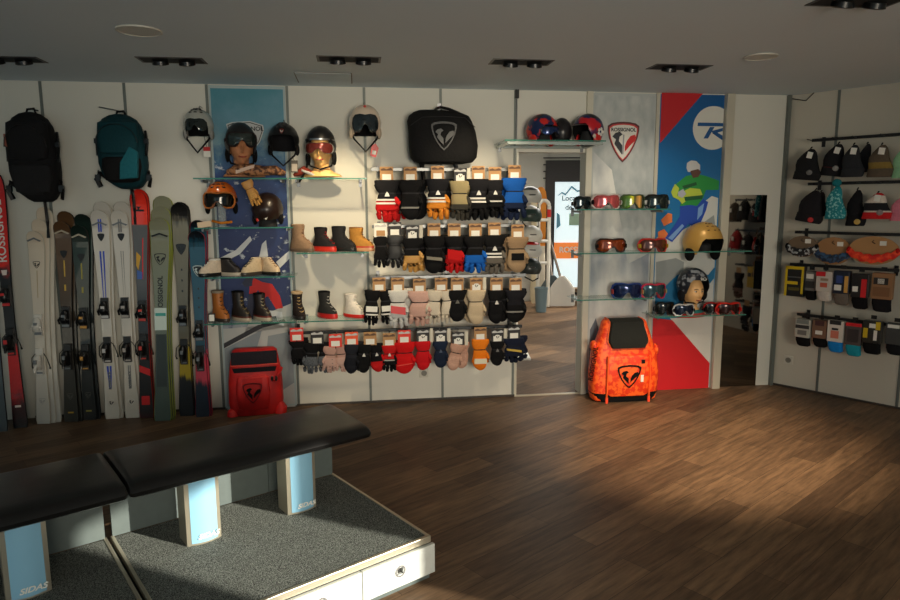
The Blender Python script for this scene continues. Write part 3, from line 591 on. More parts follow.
# row 3
g3 = 'gloves on the third rail'
glove(379.5, 290, 324, 'glove', BLK, BLK, 'pair of black gloves side by side with white patches, leftmost on the third glove rail', patch=(WHT, -.62, -.46, 0), stripes=((-.68,), STW[0]), group=g3, pair_side=True, wx=.80)
glove(398, 290, 327, 'glove', fab(214, 212, 206), fab(206, 206, 204), 'white ski gloves with a red badge across the back', patch=(pla(205, 30, 36), -.60, -.40, -.06), group=g3, wx=.95)
glove(419.5, 291, 325, 'glove', fab(214, 172, 158), fab(206, 164, 150), 'pale pink ski gloves on the third glove rail', group=g3, wx=1.15, bcuff=W_, bhand=fab(225, 215, 205))
glove(441, 290, 323, 'glove', fab(218, 206, 186), fab(218, 206, 186), 'cream white ski gloves with splayed fingers on the third glove rail', group=g3, tilt=0, pair_side=True, wx=.85)
glove(457, 290, 322, 'mitten', BLK, BLK, 'black mittens with a grey emblem on the third glove rail', logo=fab(120, 118, 112), group=g3, wx=1.05, back=False)
glove(476, 290, 325, 'mitten', fab(206, 186, 156), fab(200, 180, 150), 'beige mittens, the tall pale pair on the third glove rail', group=g3, side_tag=1, wx=.95, bdx=-.04)
glove(496, 290, 324, 'mitten', BLK, BLK, 'black mittens with a small white emblem, between the beige pair and the last black pair', group=g3, logo=LG, wx=.9)
glove(515, 290, 323, 'mitten', fab(26, 26, 32), BLK, 'black mittens with a thin pale band, rightmost on the third glove rail', group=g3, stripes=((-.62,), mat((130, 126, 120), .5)), wx=1.05, bdx=.03)
# row 4
g4 = 'gloves on the lowest rail'
glove(297.5, 340, 365, 'thin', BLK, BLK, 'small black knitted gloves, leftmost on the lowest glove rail', group=g4, card='red', wx=1.5, tilt=-3, bdx=.02)
glove(318, 343, 373, 'thin', BLK, blotch((26, 28, 34), (120, 126, 134), 160), 'black gloves with a grey speckled pattern, tilted, on the lowest glove rail', group=g4, card='black', wx=1.25, pair_side=True)
glove(336, 346, 372, 'thin', fab(190, 150, 138), fab(206, 168, 156), 'dusty pink thin gloves under a red and black card', group=g4, card='red', wx=1.3, pair_side=True)
glove(352, 344, 374, 'mitten', fab(34, 36, 44), fab(26, 28, 36), 'dark mittens hanging from an orange card on the lowest glove rail', group=g4, card='orange', wx=.85, tilt=3)
glove(370.5, 344, 373, 'mitten', BLK, BLK, 'pair of small black mittens with red tips side by side', group=g4, pair_side=True, wx=.9, logo=LG, cap=None, split=-.62, bhand=RED, sd=1)
glove(389.5, 345, 371, 'glove', RED, BLK, 'small red gloves with black fingers beside the big red mitten', group=g4, split=-.52, logo=LG, wx=1.0, stripes=((-.54,), mat((170, 168, 160), .5)))
glove(404.5, 342, 374, 'mitten', fab(206, 20, 24), fab(214, 22, 26), 'large bright red mitten, the widest on the lowest glove rail', group=g4, card='red', wx=1.15, bdx=-.03, patch=(fab(232, 90, 80), -.72, -.70, .06))
glove(423, 341, 370.5, 'mitten', fab(204, 22, 30), fab(204, 22, 30), 'red mitten with a dark tag, right of the large bright red one', group=g4, side_tag=1, card='black', wx=.95, back=False)
glove(440.5, 341, 368, 'mitten', fab(28, 40, 62), fab(26, 36, 56), 'navy blue mitten on the lowest glove rail', group=g4, side_tag=1, card='black', wx=.95, back=False, logo=fab(90, 100, 120))
glove(458, 344, 371, 'mitten', blotch((206, 160, 138), (160, 118, 100), 90), blotch((216, 172, 150), (170, 128, 110), 90), 'dusty pink quilted mittens hanging askew', group=g4, side_tag=1, card='black', wx=.95, tilt=14)
glove(480, 339, 370.5, 'mitten', fab(238, 130, 30), fab(240, 126, 24), 'bright orange mitten with a round pale badge', group=g4, wx=.95, patch=(pla(222, 214, 190), -.76, -.60, 0), back=False)
glove(497, 341, 366, 'mitten', BLK, BLK, 'black mitten with a grey line emblem, right of the orange mitten', group=g4, side_tag=1, card='black', wx=1.0, back=False, logo=fab(130, 130, 130))
glove(513.5, 338, 362, 'glove', fab(24, 30, 50), fab(20, 26, 44), 'dark navy gloves with a yellow mark, at the right end of the lowest glove rail', group=g4, card='black', wx=1.5, patch=(pla(190, 160, 60), -.48, -.40, -.1))

def rail(label, wl, x0, x1, ypx, d, pegs, dg=.30, m=mat((128, 130, 130), .38, .8), group='glove rails'):
    a = SZ(wl, x0, ypx, d); b = SZ(wl, x1, ypx, d); z = (a[1]+b[1])/2; c = (a[0]+b[0])/2; L = b[0]-a[0]
    t = thing('hanging_rail', label, 'display rail', WP(wl, c, z, 0), WALLS[wl][3], group)
    MB().box((0, -d, 0), (L, .012, .026)).build('bar', m, t, False, .002)
    for x in (-L/2+.06, 0, L/2-.06): 
        mb = MB(); mb.box((x, -d/2, -.004), (.014, d, .022)); mb.box((x, -.007, -.01), (.026, .008, .09)); mb.build('bracket', m, t, False)
    for px in pegs:
        x = SZ(wl, px, ypx, dg)[0]-c
        MB().tube([(x, -d, -.002), (x, -dg-.005, .0), (x, -dg-.012, .010)], .0035, 6).build('peg', m, t)
    return t
rail('chrome rail holding the top row of gloves', 'A', 371, 521, 169.5, .22, (387, 410.5, 437.5, 460, 478, 494.5, 514))
rail('chrome rail holding the second row of gloves', 'A', 372, 523, 226, .22, (381, 395, 412.5, 434, 454, 475, 494, 517))
rail('dark steel rail holding the third row of gloves', 'A', 371, 526, 276.5, .22, (379.5, 398, 419.5, 441, 457, 476, 496, 515), m=STL)
rail('long dark rail holding the lowest row of gloves under the boots', 'A', 288, 522, 329.5, .22, (297.5, 318, 336, 352, 370.5, 389.5, 404.5, 423, 440.5, 458, 480, 497, 513.5), m=mat((60, 62, 64), .3, .8))
# ---------------------------------------------------------------- helmets, heads, goggles
def sm(a, b, x): u = min(1, max(0, (x-a)/(b-a))); return u*u*(3-2*u)
def helmet_shell(parent, r, m, liner, full=False, brim=0, front=74, side=122, back=118, name='shell', m2=None):
    nu = 40; nv = 12
    def tm(a): # a angle from the front
        aa = abs((a+math.pi) % (2*math.pi)-math.pi); d = math.degrees(aa)
        return R(front+(side-front)*sm(38, 66, d)+(back-side)*sm(110, 160, d))
    def row(k, sc, off=0):
        out = []
        for i in range(nu):
            a = 2*math.pi*i/nu; th = tm(a)*k/nv; x = math.sin(th)*math.sin(a); y = -math.sin(th)*math.cos(a); z = math.cos(th)
            ridge = 1+.012*math.sin(th*9)*sm(.2, 1, th)
            out.append((x*r[0]*sc*ridge, y*r[1]*sc*ridge*(1+.04*(y > 0)), z*r[2]*sc))
        return out
    rings = [row(k+.001, 1) for k in range(nv+1)]+[row(nv, .96)]+[row(k, .9) for k in range(nv-1, 0, -2)]
    mis = [0]*(nv)+[1]*(len(rings)-1-nv)
    if m2: mis = [0]*5+[2]*(nv-5)+[1]*(len(rings)-1-nv)
    return MB().loft(rings, (True, True), mis).build(name, [m, liner, m2 or m], parent, True)
LENS_H = [(0, .42), (.35, .48), (.7, .46), (.9, .32), (1, .05), (.95, -.25), (.76, -.45), (.48, -.48), (.3, -.4), (.16, -.14), (0, -.06)]
LENS = LENS_H+[(-x, z) for x, z in LENS_H[-2:0:-1]]
def lens_on(parent, W, Hh, rad, phi, lens, frame, c=(0, 0, 0), name='lens', fr=.12, thick=.03):
    """curved goggle front: centre c, curving back on a vertical cylinder"""
    Rg = W/2/math.sin(phi)
    def mp(x, z, off=0): return (c[0]+(Rg+off)*math.sin(x*phi), c[1]+Rg-(Rg+off)*math.cos(x*phi), c[2]+z*Hh)
    def rg(s, off): return [mp(x*s, (z-.0)*s if s < 1 else z*(1+(s-1)*1.6), off) for x, z in LENS]
    l = MB().loft([rg(1, 0), rg(.75, .003), rg(.45, .004), rg(.15, .004)], (False, True)).build(name, lens, parent)
    f_ = None
    if frame: f_ = MB().loft([rg(.97, .001), rg(1+fr*.5, .006), rg(1+fr, .0), rg(1+fr, -thick), rg(.97, -thick)], (False, False)).build('frame', frame, parent)
    return l, f_
def goggles(x0, y0, x1, y1, label, lens, frame, strap, d, wl='A', rz=0, group='goggles on the glass shelves', tilt=0):
    p_, Wd, Hh = span(wl, x0, y0, x1, y1, d); t = thing('ski_goggles', label, 'goggles', p_+Vector((0, 0, Hh*.5)), WALLS[wl][3]+R(rz), group)
    W = min(Wd, .27)*.92; lens_on(t, W, Hh*.92, 0, R(52), lens, frame, (0, -.03, 0))
    pts = []
    for i in range(15):
        a = R(-20)+R(220)*i/14; pts.append(((W*.52)*math.cos(a), .02+.09*math.sin(a), -.005-.004*math.sin(a)))
    MB().tube(pts, .0035, 8, sq=Hh*.30/.007).build('strap', strap, t)
    return t
def lensm(*rgb): return mat(rgb, .12, .55, .35, 14, 0, .6)
def head_bm(s=1.0, bust=True, lean=0, base=None):
    mb = MB()
    def g(x, z, x0, z0, sx, sz): return math.exp(-((x-x0)/sx)**2-((z-z0)/sz)**2)
    def fn(p_):
        x, y, z = p_; jaw = 1-.30*sm(0, 1, -z); x *= jaw
        if y < 0:
            y2 = y*(1-.10*sm(.2, 1, -z)); k = 0
            k += .30*g(x, z, 0, -.22, .13, .13)+.16*g(x, z, 0, -.02, .10, .20)       # nose
            k += .07*g(x, z, 0, .18, .5, .10)-.10*g(x, z, .36, .04, .18, .12)-.10*g(x, z, -.36, .04, .18, .12)
            k += .10*g(x, z, 0, -.50, .22, .05)+.10*g(x, z, 0, -.62, .20, .05)-.05*g(x, z, 0, -.56, .25, .03)+.14*g(x, z, 0, -.86, .25, .14)
            k += .05*g(x, z, .45, -.25, .2, .2)+.05*g(x, z, -.45, -.25, .2, .2); y = y2-k
        return Vector((x, y, z))
    mb.ell((0, 0, 0), (.076*s, .092*s, .118*s), 40, 30, fn)
    for sx in (-1, 1): mb.ell((sx*.076*s, .008*s, -.01*s), (.010*s, .018*s, .030*s), 10, 8)
    base = base or -.225*s; f_ = -base/(.225*s)
    neck = [se(-.06*s, .052*s, .055*s, 0, .018*s), se(-.12*s*f_, .050*s, .052*s, 0, .022*s), se(-.155*s*f_, .056*s, .056*s, 0, .022*s)]
    if bust: neck += [se(-.185*s*f_, .085*s, .062*s, lean*.3, .022*s), se(-.205*s*f_, .125*s, .066*s, lean*.7, .022*s), se(base, .145*s, .07*s, lean, .022*s)]
    else: neck += [se(base, .06*s, .056*s, 0, .022*s)]
    mb.loft(neck); return mb
def head(parent, s, skin, bust=True, lean=0, eyes=True, lips=(150, 60, 50), teeth=False, base=None):
    h = head_bm(s, bust, lean, base).build('head', skin, parent); rm_ = h.modifiers.new('fuse', 'REMESH'); rm_.mode = 'VOXEL'; rm_.voxel_size = .0045*s; rm_.use_smooth_shade = True
    if eyes:
        for sx in (-1, 1):
            e_ = MB().ell((sx*.027*s, -.080*s, .006*s), (.013*s, .006*s, .006*s), 12, 8).build('eye', mat((220, 214, 200), .3), h)
            MB().ell((sx*.027*s, -.0855*s, .006*s), (.0055*s, .002*s, .0055*s), 10, 6).build('iris', mat((44, 34, 26), .2), e_)
            MB().tube([(sx*.042*s, -.080*s, .020*s), (sx*.028*s, -.0905*s, .026*s), (sx*.014*s, -.092*s, .022*s)], .0028*s, 6).build('eyebrow', mat((70, 50, 36), .8), h)
    MB().tube([(-.024*s, -.083*s, -.060*s), (-.010*s, -.0945*s, -.0655*s), (.010*s, -.0945*s, -.0655*s), (.024*s, -.083*s, -.060*s)], .0042*s, 8).build('lips', mat(lips, .4), h)
    if teeth: MB().tube([(-.017*s, -.0905*s, -.063*s), (.017*s, -.0905*s, -.063*s)], .003*s, 6).build('teeth', WHT, h)
    return h
def strap_on(parent, r, m, low=1.25):
    MB().tube([(-r[0]*.86, -.0, -r[2]*.55), (-r[0]*.7, -r[1]*.25, -r[2]*.95), (0, -r[1]*.45, -r[2]*low), (r[0]*.7, -r[1]*.25, -r[2]*.95), (r[0]*.86, 0, -r[2]*.55)], .004, 6, sq=2).build('chin_strap', m, parent)
def ears(parent, r, m):
    for sx in (-1, 1): MB().ell((sx*r[0]*.86, .0, -r[2]*.55), (r[0]*.16, r[1]*.34, r[2]*.36), 12, 8).build('ear_pad', m, parent)
def vents(parent, r, m, n=3):
    mb = MB()
    for k in range(n):
        for sx in ((-.42, 0, .42) if n > 2 else (0,)):
            th = R(22+15*k); ph = R(sx*60); x = math.sin(th)*math.sin(ph); y = -math.sin(th)*math.cos(ph); z = math.cos(th)
            mb.ell((x*r[0]*1.0, y*r[1]*1.0, z*r[2]*1.0), (.014, .006, .006), 10, 6)
    mb.build('vents', m, parent)
def helmet_thing(px, py, Wpx, label, d, wl='A', rz=0, cat='helmet', name='ski_helmet', group='helmets on display', tilt=(0, 0), **k):
    p_ = PT(wl, px, py, d)-Vector((0, 0, .01)); wd = span(wl, px-Wpx/2, py, px+Wpx/2, py+1, d)[1]
    t = thing(name, label, cat, p_, WALLS[wl][3]+R(rz), group)
    if tilt != (0, 0): t.rotation_euler = (R(tilt[0]), R(tilt[1]), WALLS[wl][3]+R(rz))
    r = (wd/2*1.04, wd/2*1.15, wd/2*1.15); return t, r
# white hanging helmets
t, r = helmet_thing(198.5, 124, 29, 'grey-white helmet hanging by its strap left of the blue poster', .16, tilt=(-8, 0))
helmet_shell(t, r, glo(176, 178, 172), BLK, front=82, side=128); ears(t, r, mat((150, 150, 146), .6)); vents(t, r, BPL); lens_on(t, r[0]*1.45, r[2]*.8, 0, R(56), lensm(50, 60, 60), None, (0, -r[1]*1.04, -r[2]*.2), 'visor'); strap_on(t, r, BLK, 1.8)
MB().tube([(0, 0, r[2]), (0, .06, r[2]+.04), (0, .155, r[2]+.05)], .005, 6).build('hook', CHR, t)
tg = thing('price_tag', 'small red and white tag hanging under the grey-white helmet', 'tag', PT('A', 207, 152, .13), RZA)
MB().box((0, 0, 0), (.05, .004, .075)).build('card', WHT, tg, False, .001); MB().box((0, -.003, .022), (.05, .002, .03)).build('red_band', pla(190, 30, 30), tg, False); MB().tube([(0, 0, .036), (-.01, .0, .09), (-.03, .03, .16)], .002, 5).build('string', BLK, tg)
t, r = helmet_thing(365, 121.5, 31, 'cream white visor helmet hanging above the left end of the top glove rail', .16, tilt=(-6, 0))
helmet_shell(t, r, glo(226, 206, 186), BLK, front=80, side=134, back=126); ears(t, r, mat((205, 186, 164), .6)); lens_on(t, r[0]*1.5, r[2]*.95, 0, R(58), lensm(60, 72, 80), BPL, (0, -r[1]*1.05, -r[2]*.22), 'visor', .06, .01)
MB().ell((0, -r[1]*.72, r[2]*.74), (.012, .008, .010)).build('badge', pla(200, 50, 40), t)
strap_on(t, r, BLK, 1.7); MB().tube([(0, 0, r[2]), (0, .06, r[2]+.03), (0, .155, r[2]+.03)], .005, 6).build('hook', CHR, t)
tg = thing('price_tag', 'bright red tag hanging below the cream visor helmet', 'tag', PT('A', 374.5, 150, .14), RZA); tg.rotation_euler = (0, R(12), RZA)
MB().prism([(-.025, -.05), (.02, -.055), (.03, .02), (0, .05), (-.028, .03)], -.002, .002).build('card', pla(200, 32, 28), tg, False); MB().tube([(0, 0, .045), (-.01, .0, .09)], .002, 5).build('string', BLK, tg)
MB().box((0, -.003, -.02), (.03, .001, .03)).build('label', WHT, tg, False)
# black helmet on the wall at the poster edge
t, r = helmet_thing(283.5, 139, 30, 'plain black helmet hanging at the right edge of the blue poster, with a dangling strap', .16, tilt=(-8, 0))
helmet_shell(t, r, pla(24, 24, 26), BLK2, front=84, side=122); ears(t, r, BLK); strap_on(t, r, BLK, 1.6); shield(t, .03, .03, (0, -r[1]*.99, r[2]*.3), pla(170, 60, 50), WHT, WHT, y=.003); vents(t, r, mat((50, 50, 52), .5))
MB().tube([(0, 0, r[2]), (0, .06, r[2]+.04), (0, .155, r[2]+.04)], .005, 6).build('hook', CHR, t)
tg = thing('price_tag', 'small dark tag between the poster and the smiling mannequin head', 'tag', PT('A', 294.5, 166.5, .20), RZA)
MB().box((0, 0, 0), (.05, .004, .09)).build('card', prt(70, 66, 62), tg, False); MB().box((0, -.003, -.008), (.042, .001, .055)).build('label', prt(170, 160, 150), tg, False); MB().tube([(0, 0, .045), (-.02, .03, .08)], .002, 5).build('string', BLK, tg)
# mannequin heads
def mannequin(px, py, base_y, Wpx, label, d, skin, rz=0, eyes=True, lean=0, s_mul=1.0, teeth=False):
    c = PT('A', px, py, d); zb = SZ('A', px, base_y, d)[1]; wd = span('A', px-Wpx/2, py, px+Wpx/2, py+1, d)[1]; s = wd/2/.105*s_mul
    t = thing('mannequin_head', label, 'mannequin', c, RZA+R(rz), 'mannequin heads in helmets'); head(t, s, skin, True, lean, eyes, teeth=teeth, base=-(c.z-zb-.005))
    return t, s
bz = SH['b1'][1]
t, s = mannequin(321, 151, 177.5, 31, 'smiling tan mannequin head on the glass shelf beside the white wall', .16, mat((238, 186, 116), .5, 0, .06, 10), eyes=False, teeth=True, rz=-6)
t2 = thing('ski_helmet', 'black helmet with mirrored visor on the smiling mannequin head', 'helmet', t.location+Vector((0, 0, .03*s)), RZA+R(-6), 'helmets on display'); r = (.104*s, .122*s, .140*s)
helmet_shell(t2, r, pla(20, 20, 22), BLK2, front=72, side=118); ears(t2, r, BLK); strap_on(t2, r, BLK, 1.12); MB().loft([[(r[0]*1.01*math.sin(a), -r[1]*1.01*math.cos(a), zz) for a in [R(-80+160*i/20) for i in range(21)]] for zz in (r[2]*.24, r[2]*.32)], (False, False), closed=False).build('visor_rim', CHR, t2)
lens_on(t2, r[0]*1.8, r[2]*.52, 0, R(70), lensm(120, 50, 44), mat((150, 152, 150), .25, .6), (0, -r[1]*1.1, -.022), 'visor', .05, .008)
MB().tube([(-r[0]*.86, -.0, -r[2]*.55), (-r[0]*.95, -.03, -r[2]*1.05), (-r[0]*1.25, -.04, -r[2]*1.5), (-r[0]*1.45, -.03, -r[2]*1.72)], .006, 6, sq=1.6).build('loose_strap', BLK, t2)
bd = thing('neck_warmer', 'rust red and grey striped cloth lying beside the smiling mannequin neck', 'scarf', PT('A', 302, 177, .17), RZA)
MB().tube([(-.06, 0, .012), (-.02, -.01, .03), (.02, 0, .055), (.05, .02, .04), (.10, .03, .015)], [.012, .024, .03, .022, .012], 10).build('cloth', fab(120, 46, 34), bd); MB().tube([(.0, -.03, .05), (.05, -.03, .03), (.10, -.02, .012)], [.008, .012, .008], 8).build('grey_band', fab(170, 170, 168), bd)
t, s = mannequin(241, 148, 177.5, 32, 'mannequin head in black helmet in front of the blue poster', .16, mat((196, 132, 92), .5, 0, .12, 10), eyes=False, lean=.02, rz=14)
t2 = thing('ski_helmet', 'black helmet with raised goggles on the mannequin in front of the poster', 'helmet', t.location+Vector((0, 0, .03*s)), RZA+R(14), 'helmets on display'); r = (.104*s, .122*s, .140*s)
helmet_shell(t2, r, pla(30, 30, 32), BLK2, front=76, side=124); ears(t2, r, BLK); strap_on(t2, r, BLK, 1.12); lens_on(t2, r[0]*1.8, r[2]*.62, 0, R(66), lensm(60, 70, 68), fab(46, 34, 36), (0, -r[1]*1.12, r[2]*.12), 'goggle_lens', .12, .03)
MB().loft([[(r[0]*1.03*math.sin(a), -r[1]*1.03*math.cos(a), zz) for a in [R(-170+340*i/32) for i in range(33)]] for zz in (r[2]*.05, r[2]*.2)], (False, False), closed=False).build('goggle_strap', fab(60, 30, 34), t2)
sc_ = thing('patterned_scarf', 'brown patterned scarf draped along the shelf beside the mannequin bust', 'scarf', PT('A', 258, 177, .2), RZA)
MB().tube([(-.22, 0, .03), (-.14, -.02, .055), (-.04, -.01, .05), (.05, 0, .045), (.13, .01, .05), (.2, .02, .025)], [.02, .042, .045, .034, .036, .018], 12).build('cloth', blotch((70, 40, 28), (176, 122, 82), 40), sc_)
MB().prism([(-.15, .02), (-.02, .065), (-.01, .09), (-.15, .05)], -.060, -.054).build('paper_label', prt(220, 190, 170), sc_, False)
gl = thing('work_glove', 'tan leather glove hanging over the shelf edge under the mannequin bust', 'gloves', PT('A', 246, 181, .31), RZA); gl.rotation_euler = (0, R(-24), RZA)
o = glove_bm(1, 'glove', -.42, 91).build('glove', [lea(206, 150, 82), blotch((180, 120, 50), (226, 176, 96), 60), lea(150, 100, 50)], gl); o.scale = (.16, .2, .19)
# orange helmet with goggles on a clear stand
t, r = helmet_thing(221, 197, 31, 'glossy orange helmet wearing black goggles on a clear stand', .15)
helmet_shell(t, r, glo(206, 100, 34), BLK, front=70, side=122); ears(t, r, BLK); vents(t, r, BPL); lens_on(t, r[0]*1.86, r[2]*.85, 0, R(66), lensm(24, 22, 20), pla(190, 110, 50), (0, -r[1]*1.14, -r[2]*.12), 'goggle_lens', .12, .03)
MB().loft([[(r[0]*1.03*math.sin(a), -r[1]*1.03*math.cos(a)*1.02, zz) for a in [R(-170+340*i/32) for i in range(33)]] for zz in (-r[2]*.2, r[2]*.02)], (False, False), closed=False).build('goggle_strap', BLK, t)
MB().tube([(-.07, -.02, -r[2]*1.30), (0, -.05, -r[2]*1.42), (.075, -.02, -r[2]*1.36)], .009, 8).build('chin_strap', fab(220, 130, 40), t)
zb = SH['p2'][1]-t.location.z+.006
MB().loft([se(zb, .055, .045), se(zb+.006, .055, .045), se(zb+.008, .03, .028), se(-r[2]*.4, .032, .03), se(0, .05, .05)]).build('clear_stand', mat((215, 225, 225), .05, 0, 0, 5, 0, 0, .3, key='acr'), t)
tg = thing('price_card', 'cream price card at the left end of the orange helmet shelf', 'tag', PT('A', 204.5, 225, .25), RZA); tg.rotation_euler = (R(-10), R(-8), RZA)
MB().box((0, 0, .004), (.10, .004, .042)).build('card', prt(214, 190, 160), tg, False); MB().box((0, .012, -.012), (.09, .03, .004)).build('card_foot', prt(214, 190, 160), tg, False)
t, r = helmet_thing(267.5, 208, 30, 'dark brown-black helmet seen from its back, right of the orange helmet', .14, rz=170)
helmet_shell(t, r, mat((40, 26, 22), .3, 0, .3, 8), BLK, front=80, side=124, back=128); shield(t, .026, .028, (-.02, r[1]*.86, -r[2]*.50), WHT, WHT, WHT, y=.003, rot=(R(-24), 0, R(180))); ears(t, r, BLK); MB().ell((.05, r[1]*.76, -r[2]*.6), (.012, .006, .014)).build('badge', pla(190, 50, 40), t)
def stand_under(t, key, col=(30, 30, 32), rr=.07):
    zb = SH[key][1]-t.location.z+.0055; MB().loft([se(zb, rr, rr), se(zb+.05, rr*.9, rr*.9), se(-.01, rr*.7, rr*.7)]).build('foam_filling', mat(col, .8), t)
stand_under(t, 'p2')
# helmets on the high doorway shelf
DZ = SH['d1'][1]
t, r = helmet_thing(542, 129.5, 28, 'red, black and blue patterned helmet at the left of the high doorway shelf', .16, rz=30)
helmet_shell(t, r, blotch((20, 20, 24), (190, 30, 44), 9, .3, .46, .54, 2), BLK, front=76, side=122, m2=blotch((26, 40, 80), (200, 40, 34), 12, .3, .48, .52, 2)); ears(t, r, pla(200, 40, 30)); stand_under(t, 'd1'); lens_on(t, r[0]*1.6, r[2]*.5, 0, R(60), lensm(40, 60, 110), pla(30, 30, 34), (0, -r[1]*1.08, -r[2]*.1), 'visor', .1, .02)
t, r = helmet_thing(561.5, 131, 19, 'plain black helmet between the two patterned ones on the high doorway shelf', .17, rz=180)
r = (r[0], r[1]*.9, r[2]*1.25)
helmet_shell(t, r, pla(26, 24, 28), BLK, front=90, side=122); stand_under(t, 'd1', rr=.05)
t, r = helmet_thing(588, 129, 27, 'black and red helmet with a white flower pattern, rightmost on the high doorway shelf', .16, rz=-62)
helmet_shell(t, r, pla(22, 22, 26), BLK, front=70, side=120, m2=blotch((28, 38, 84), (190, 34, 44), 8, .3, .48, .53, 2)); ears(t, r, pla(196, 36, 36)); stand_under(t, 'd1')
MB().loft([[(r[0]*(.75-.75*0)*math.sin(a)*1.1, -r[1]*(1.0+k*.28)*math.cos(a), r[2]*(.30-.02*k)-.01*k) for a in [R(-60+120*i/14) for i in range(15)]] for k in (0, 1)], (False, False), closed=False).build('brim', pla(20, 20, 22), t)
fl = MB()
for i in range(5): a = R(72*i); fl.ell((r[0]*.98, .02+.022*math.cos(a), -.02+.022*math.sin(a)), (.008, .014, .014), 8, 6)
fl.build('flower_pattern', pla(220, 216, 210), t)
MB().ell((r[0]*.98, -.05, -.055), (.008, .018, .018)).build('round_badge', pla(200, 190, 180), t)
# gold helmet and child head
t, r = helmet_thing(703, 241, 33, 'matt gold helmet with dark opening on the middle glass shelf', .15, rz=12)
helmet_shell(t, r, mat((206, 160, 82), .35, .25, .08, 10), BLK, front=78, side=126, back=122); ears(t, r, BLK); stand_under(t, 'g2'); vents(t, r, mat((120, 90, 44), .5))
t, s = mannequin(692.5, 291, 315, 25, 'child mannequin head on the glass shelf in front of the poster', .15, mat((238, 186, 124), .5, 0, .1, 10), rz=8)
t2 = thing('ski_helmet', 'dark grey helmet with pale lettering on the child mannequin head', 'helmet', t.location+Vector((0, 0, .048*s)), RZA+R(8), 'helmets on display'); r = (.118*s, .130*s, .138*s)
helmet_shell(t2, r, blotch((30, 34, 44), (136, 140, 146), 16, .35, .55, .6, 2), BLK, front=68, side=118); ears(t2, r, BLK2); strap_on(t2, r, BLK, 1.0); text('KIDS' if False else 'RO', .04, WHT, t2, (0, -r[1]*1.0, r[2]*.42), (R(70), 0, 0))
cl_ = thing('small_neck_warmer', 'red and teal cloth around the child mannequin neck', 'scarf', t.location-Vector((0, 0, .15*s)), RZA+R(16))
MB().loft([se(-.052*s, .150*s, .092*s, 0, .02*s), se(-.02*s, .13*s, .085*s, 0, .02*s), se(.005*s, .072*s, .07*s, 0, .02*s), se(.003*s, .064*s, .062*s, 0, .02*s)], (False, False), [0, 1, 1]).build('cloth', [fab(176, 40, 34), fab(40, 110, 110)], cl_)
# goggles on shelves
DG = .17
goggles(592, 194, 622, 209.2, 'goggles with a pink mirrored lens and white frame, left on the upper goggle shelf', lensm(216, 96, 100), pla(190, 180, 176), BLK, DG)
goggles(620, 194.5, 646, 209.2, 'goggles with a green and yellow striped lens, middle of the upper goggle shelf', ramp_mat([(0, (40, 60, 40)), (.3, (90, 130, 40)), (.42, (220, 210, 60)), (.5, (60, 70, 40)), (.72, (230, 170, 90)), (.85, (60, 60, 40)), (1, (40, 60, 40))], 0, 0, rough=.12), pla(60, 80, 50), fab(200, 200, 196), DG)
goggles(645, 194.5, 670, 209.2, 'black goggles with a dark lens at the right end of the upper goggle shelf', lensm(40, 50, 48), BPL, fab(190, 190, 186), DG)
goggles(573, 196.5, 592, 209.2, 'black goggles half hidden behind the doorway post on the upper goggle shelf', lensm(30, 44, 50), BPL, BLK, .10, rz=10)
goggles(590, 238.5, 634, 252.4, 'wide goggles with an amber speckled lens on the middle shelf', mat((150, 64, 24), .12, .4, .8, 60, 0, .6), pla(40, 24, 20), BLK, DG)
goggles(639, 238.5, 669, 252.4, 'red and yellow framed goggles with a brown lens on the middle shelf', mat((100, 50, 36), .12, .4, .7, 40, 0, .6), pla(196, 40, 36), fab(200, 170, 50), DG)
goggles(612, 283, 643, 299, 'blue goggles with a round pale logo, left on the low goggle shelf', lensm(24, 40, 90), pla(30, 60, 130), fab(200, 80, 70), DG, rz=-8)
goggles(641, 283.5, 668, 298.5, 'pink and red goggles beside the blue ones on the low goggle shelf', lensm(60, 90, 100), pla(206, 30, 70), fab(180, 160, 110), DG, rz=6)
goggles(655, 302, 675, 316, 'small black goggles at the left of the child mannequin shelf', lensm(30, 34, 36), BPL, BLK, .14)
goggles(673.5, 304, 695, 315.6, 'navy goggles with a thick white frame in front of the child mannequin', lensm(20, 36, 60), pla(206, 210, 212), BLK, .23)
goggles(704, 302, 726, 315.6, 'black framed goggles half behind the red ones on the child mannequin shelf', lensm(30, 20, 20), pla(180, 26, 24), BLK, .13)
goggles(717, 302.5, 742, 315.6, 'bright red framed goggles at the right end of the child mannequin shelf', lensm(60, 20, 16), pla(226, 36, 24), fab(200, 30, 24), .22)

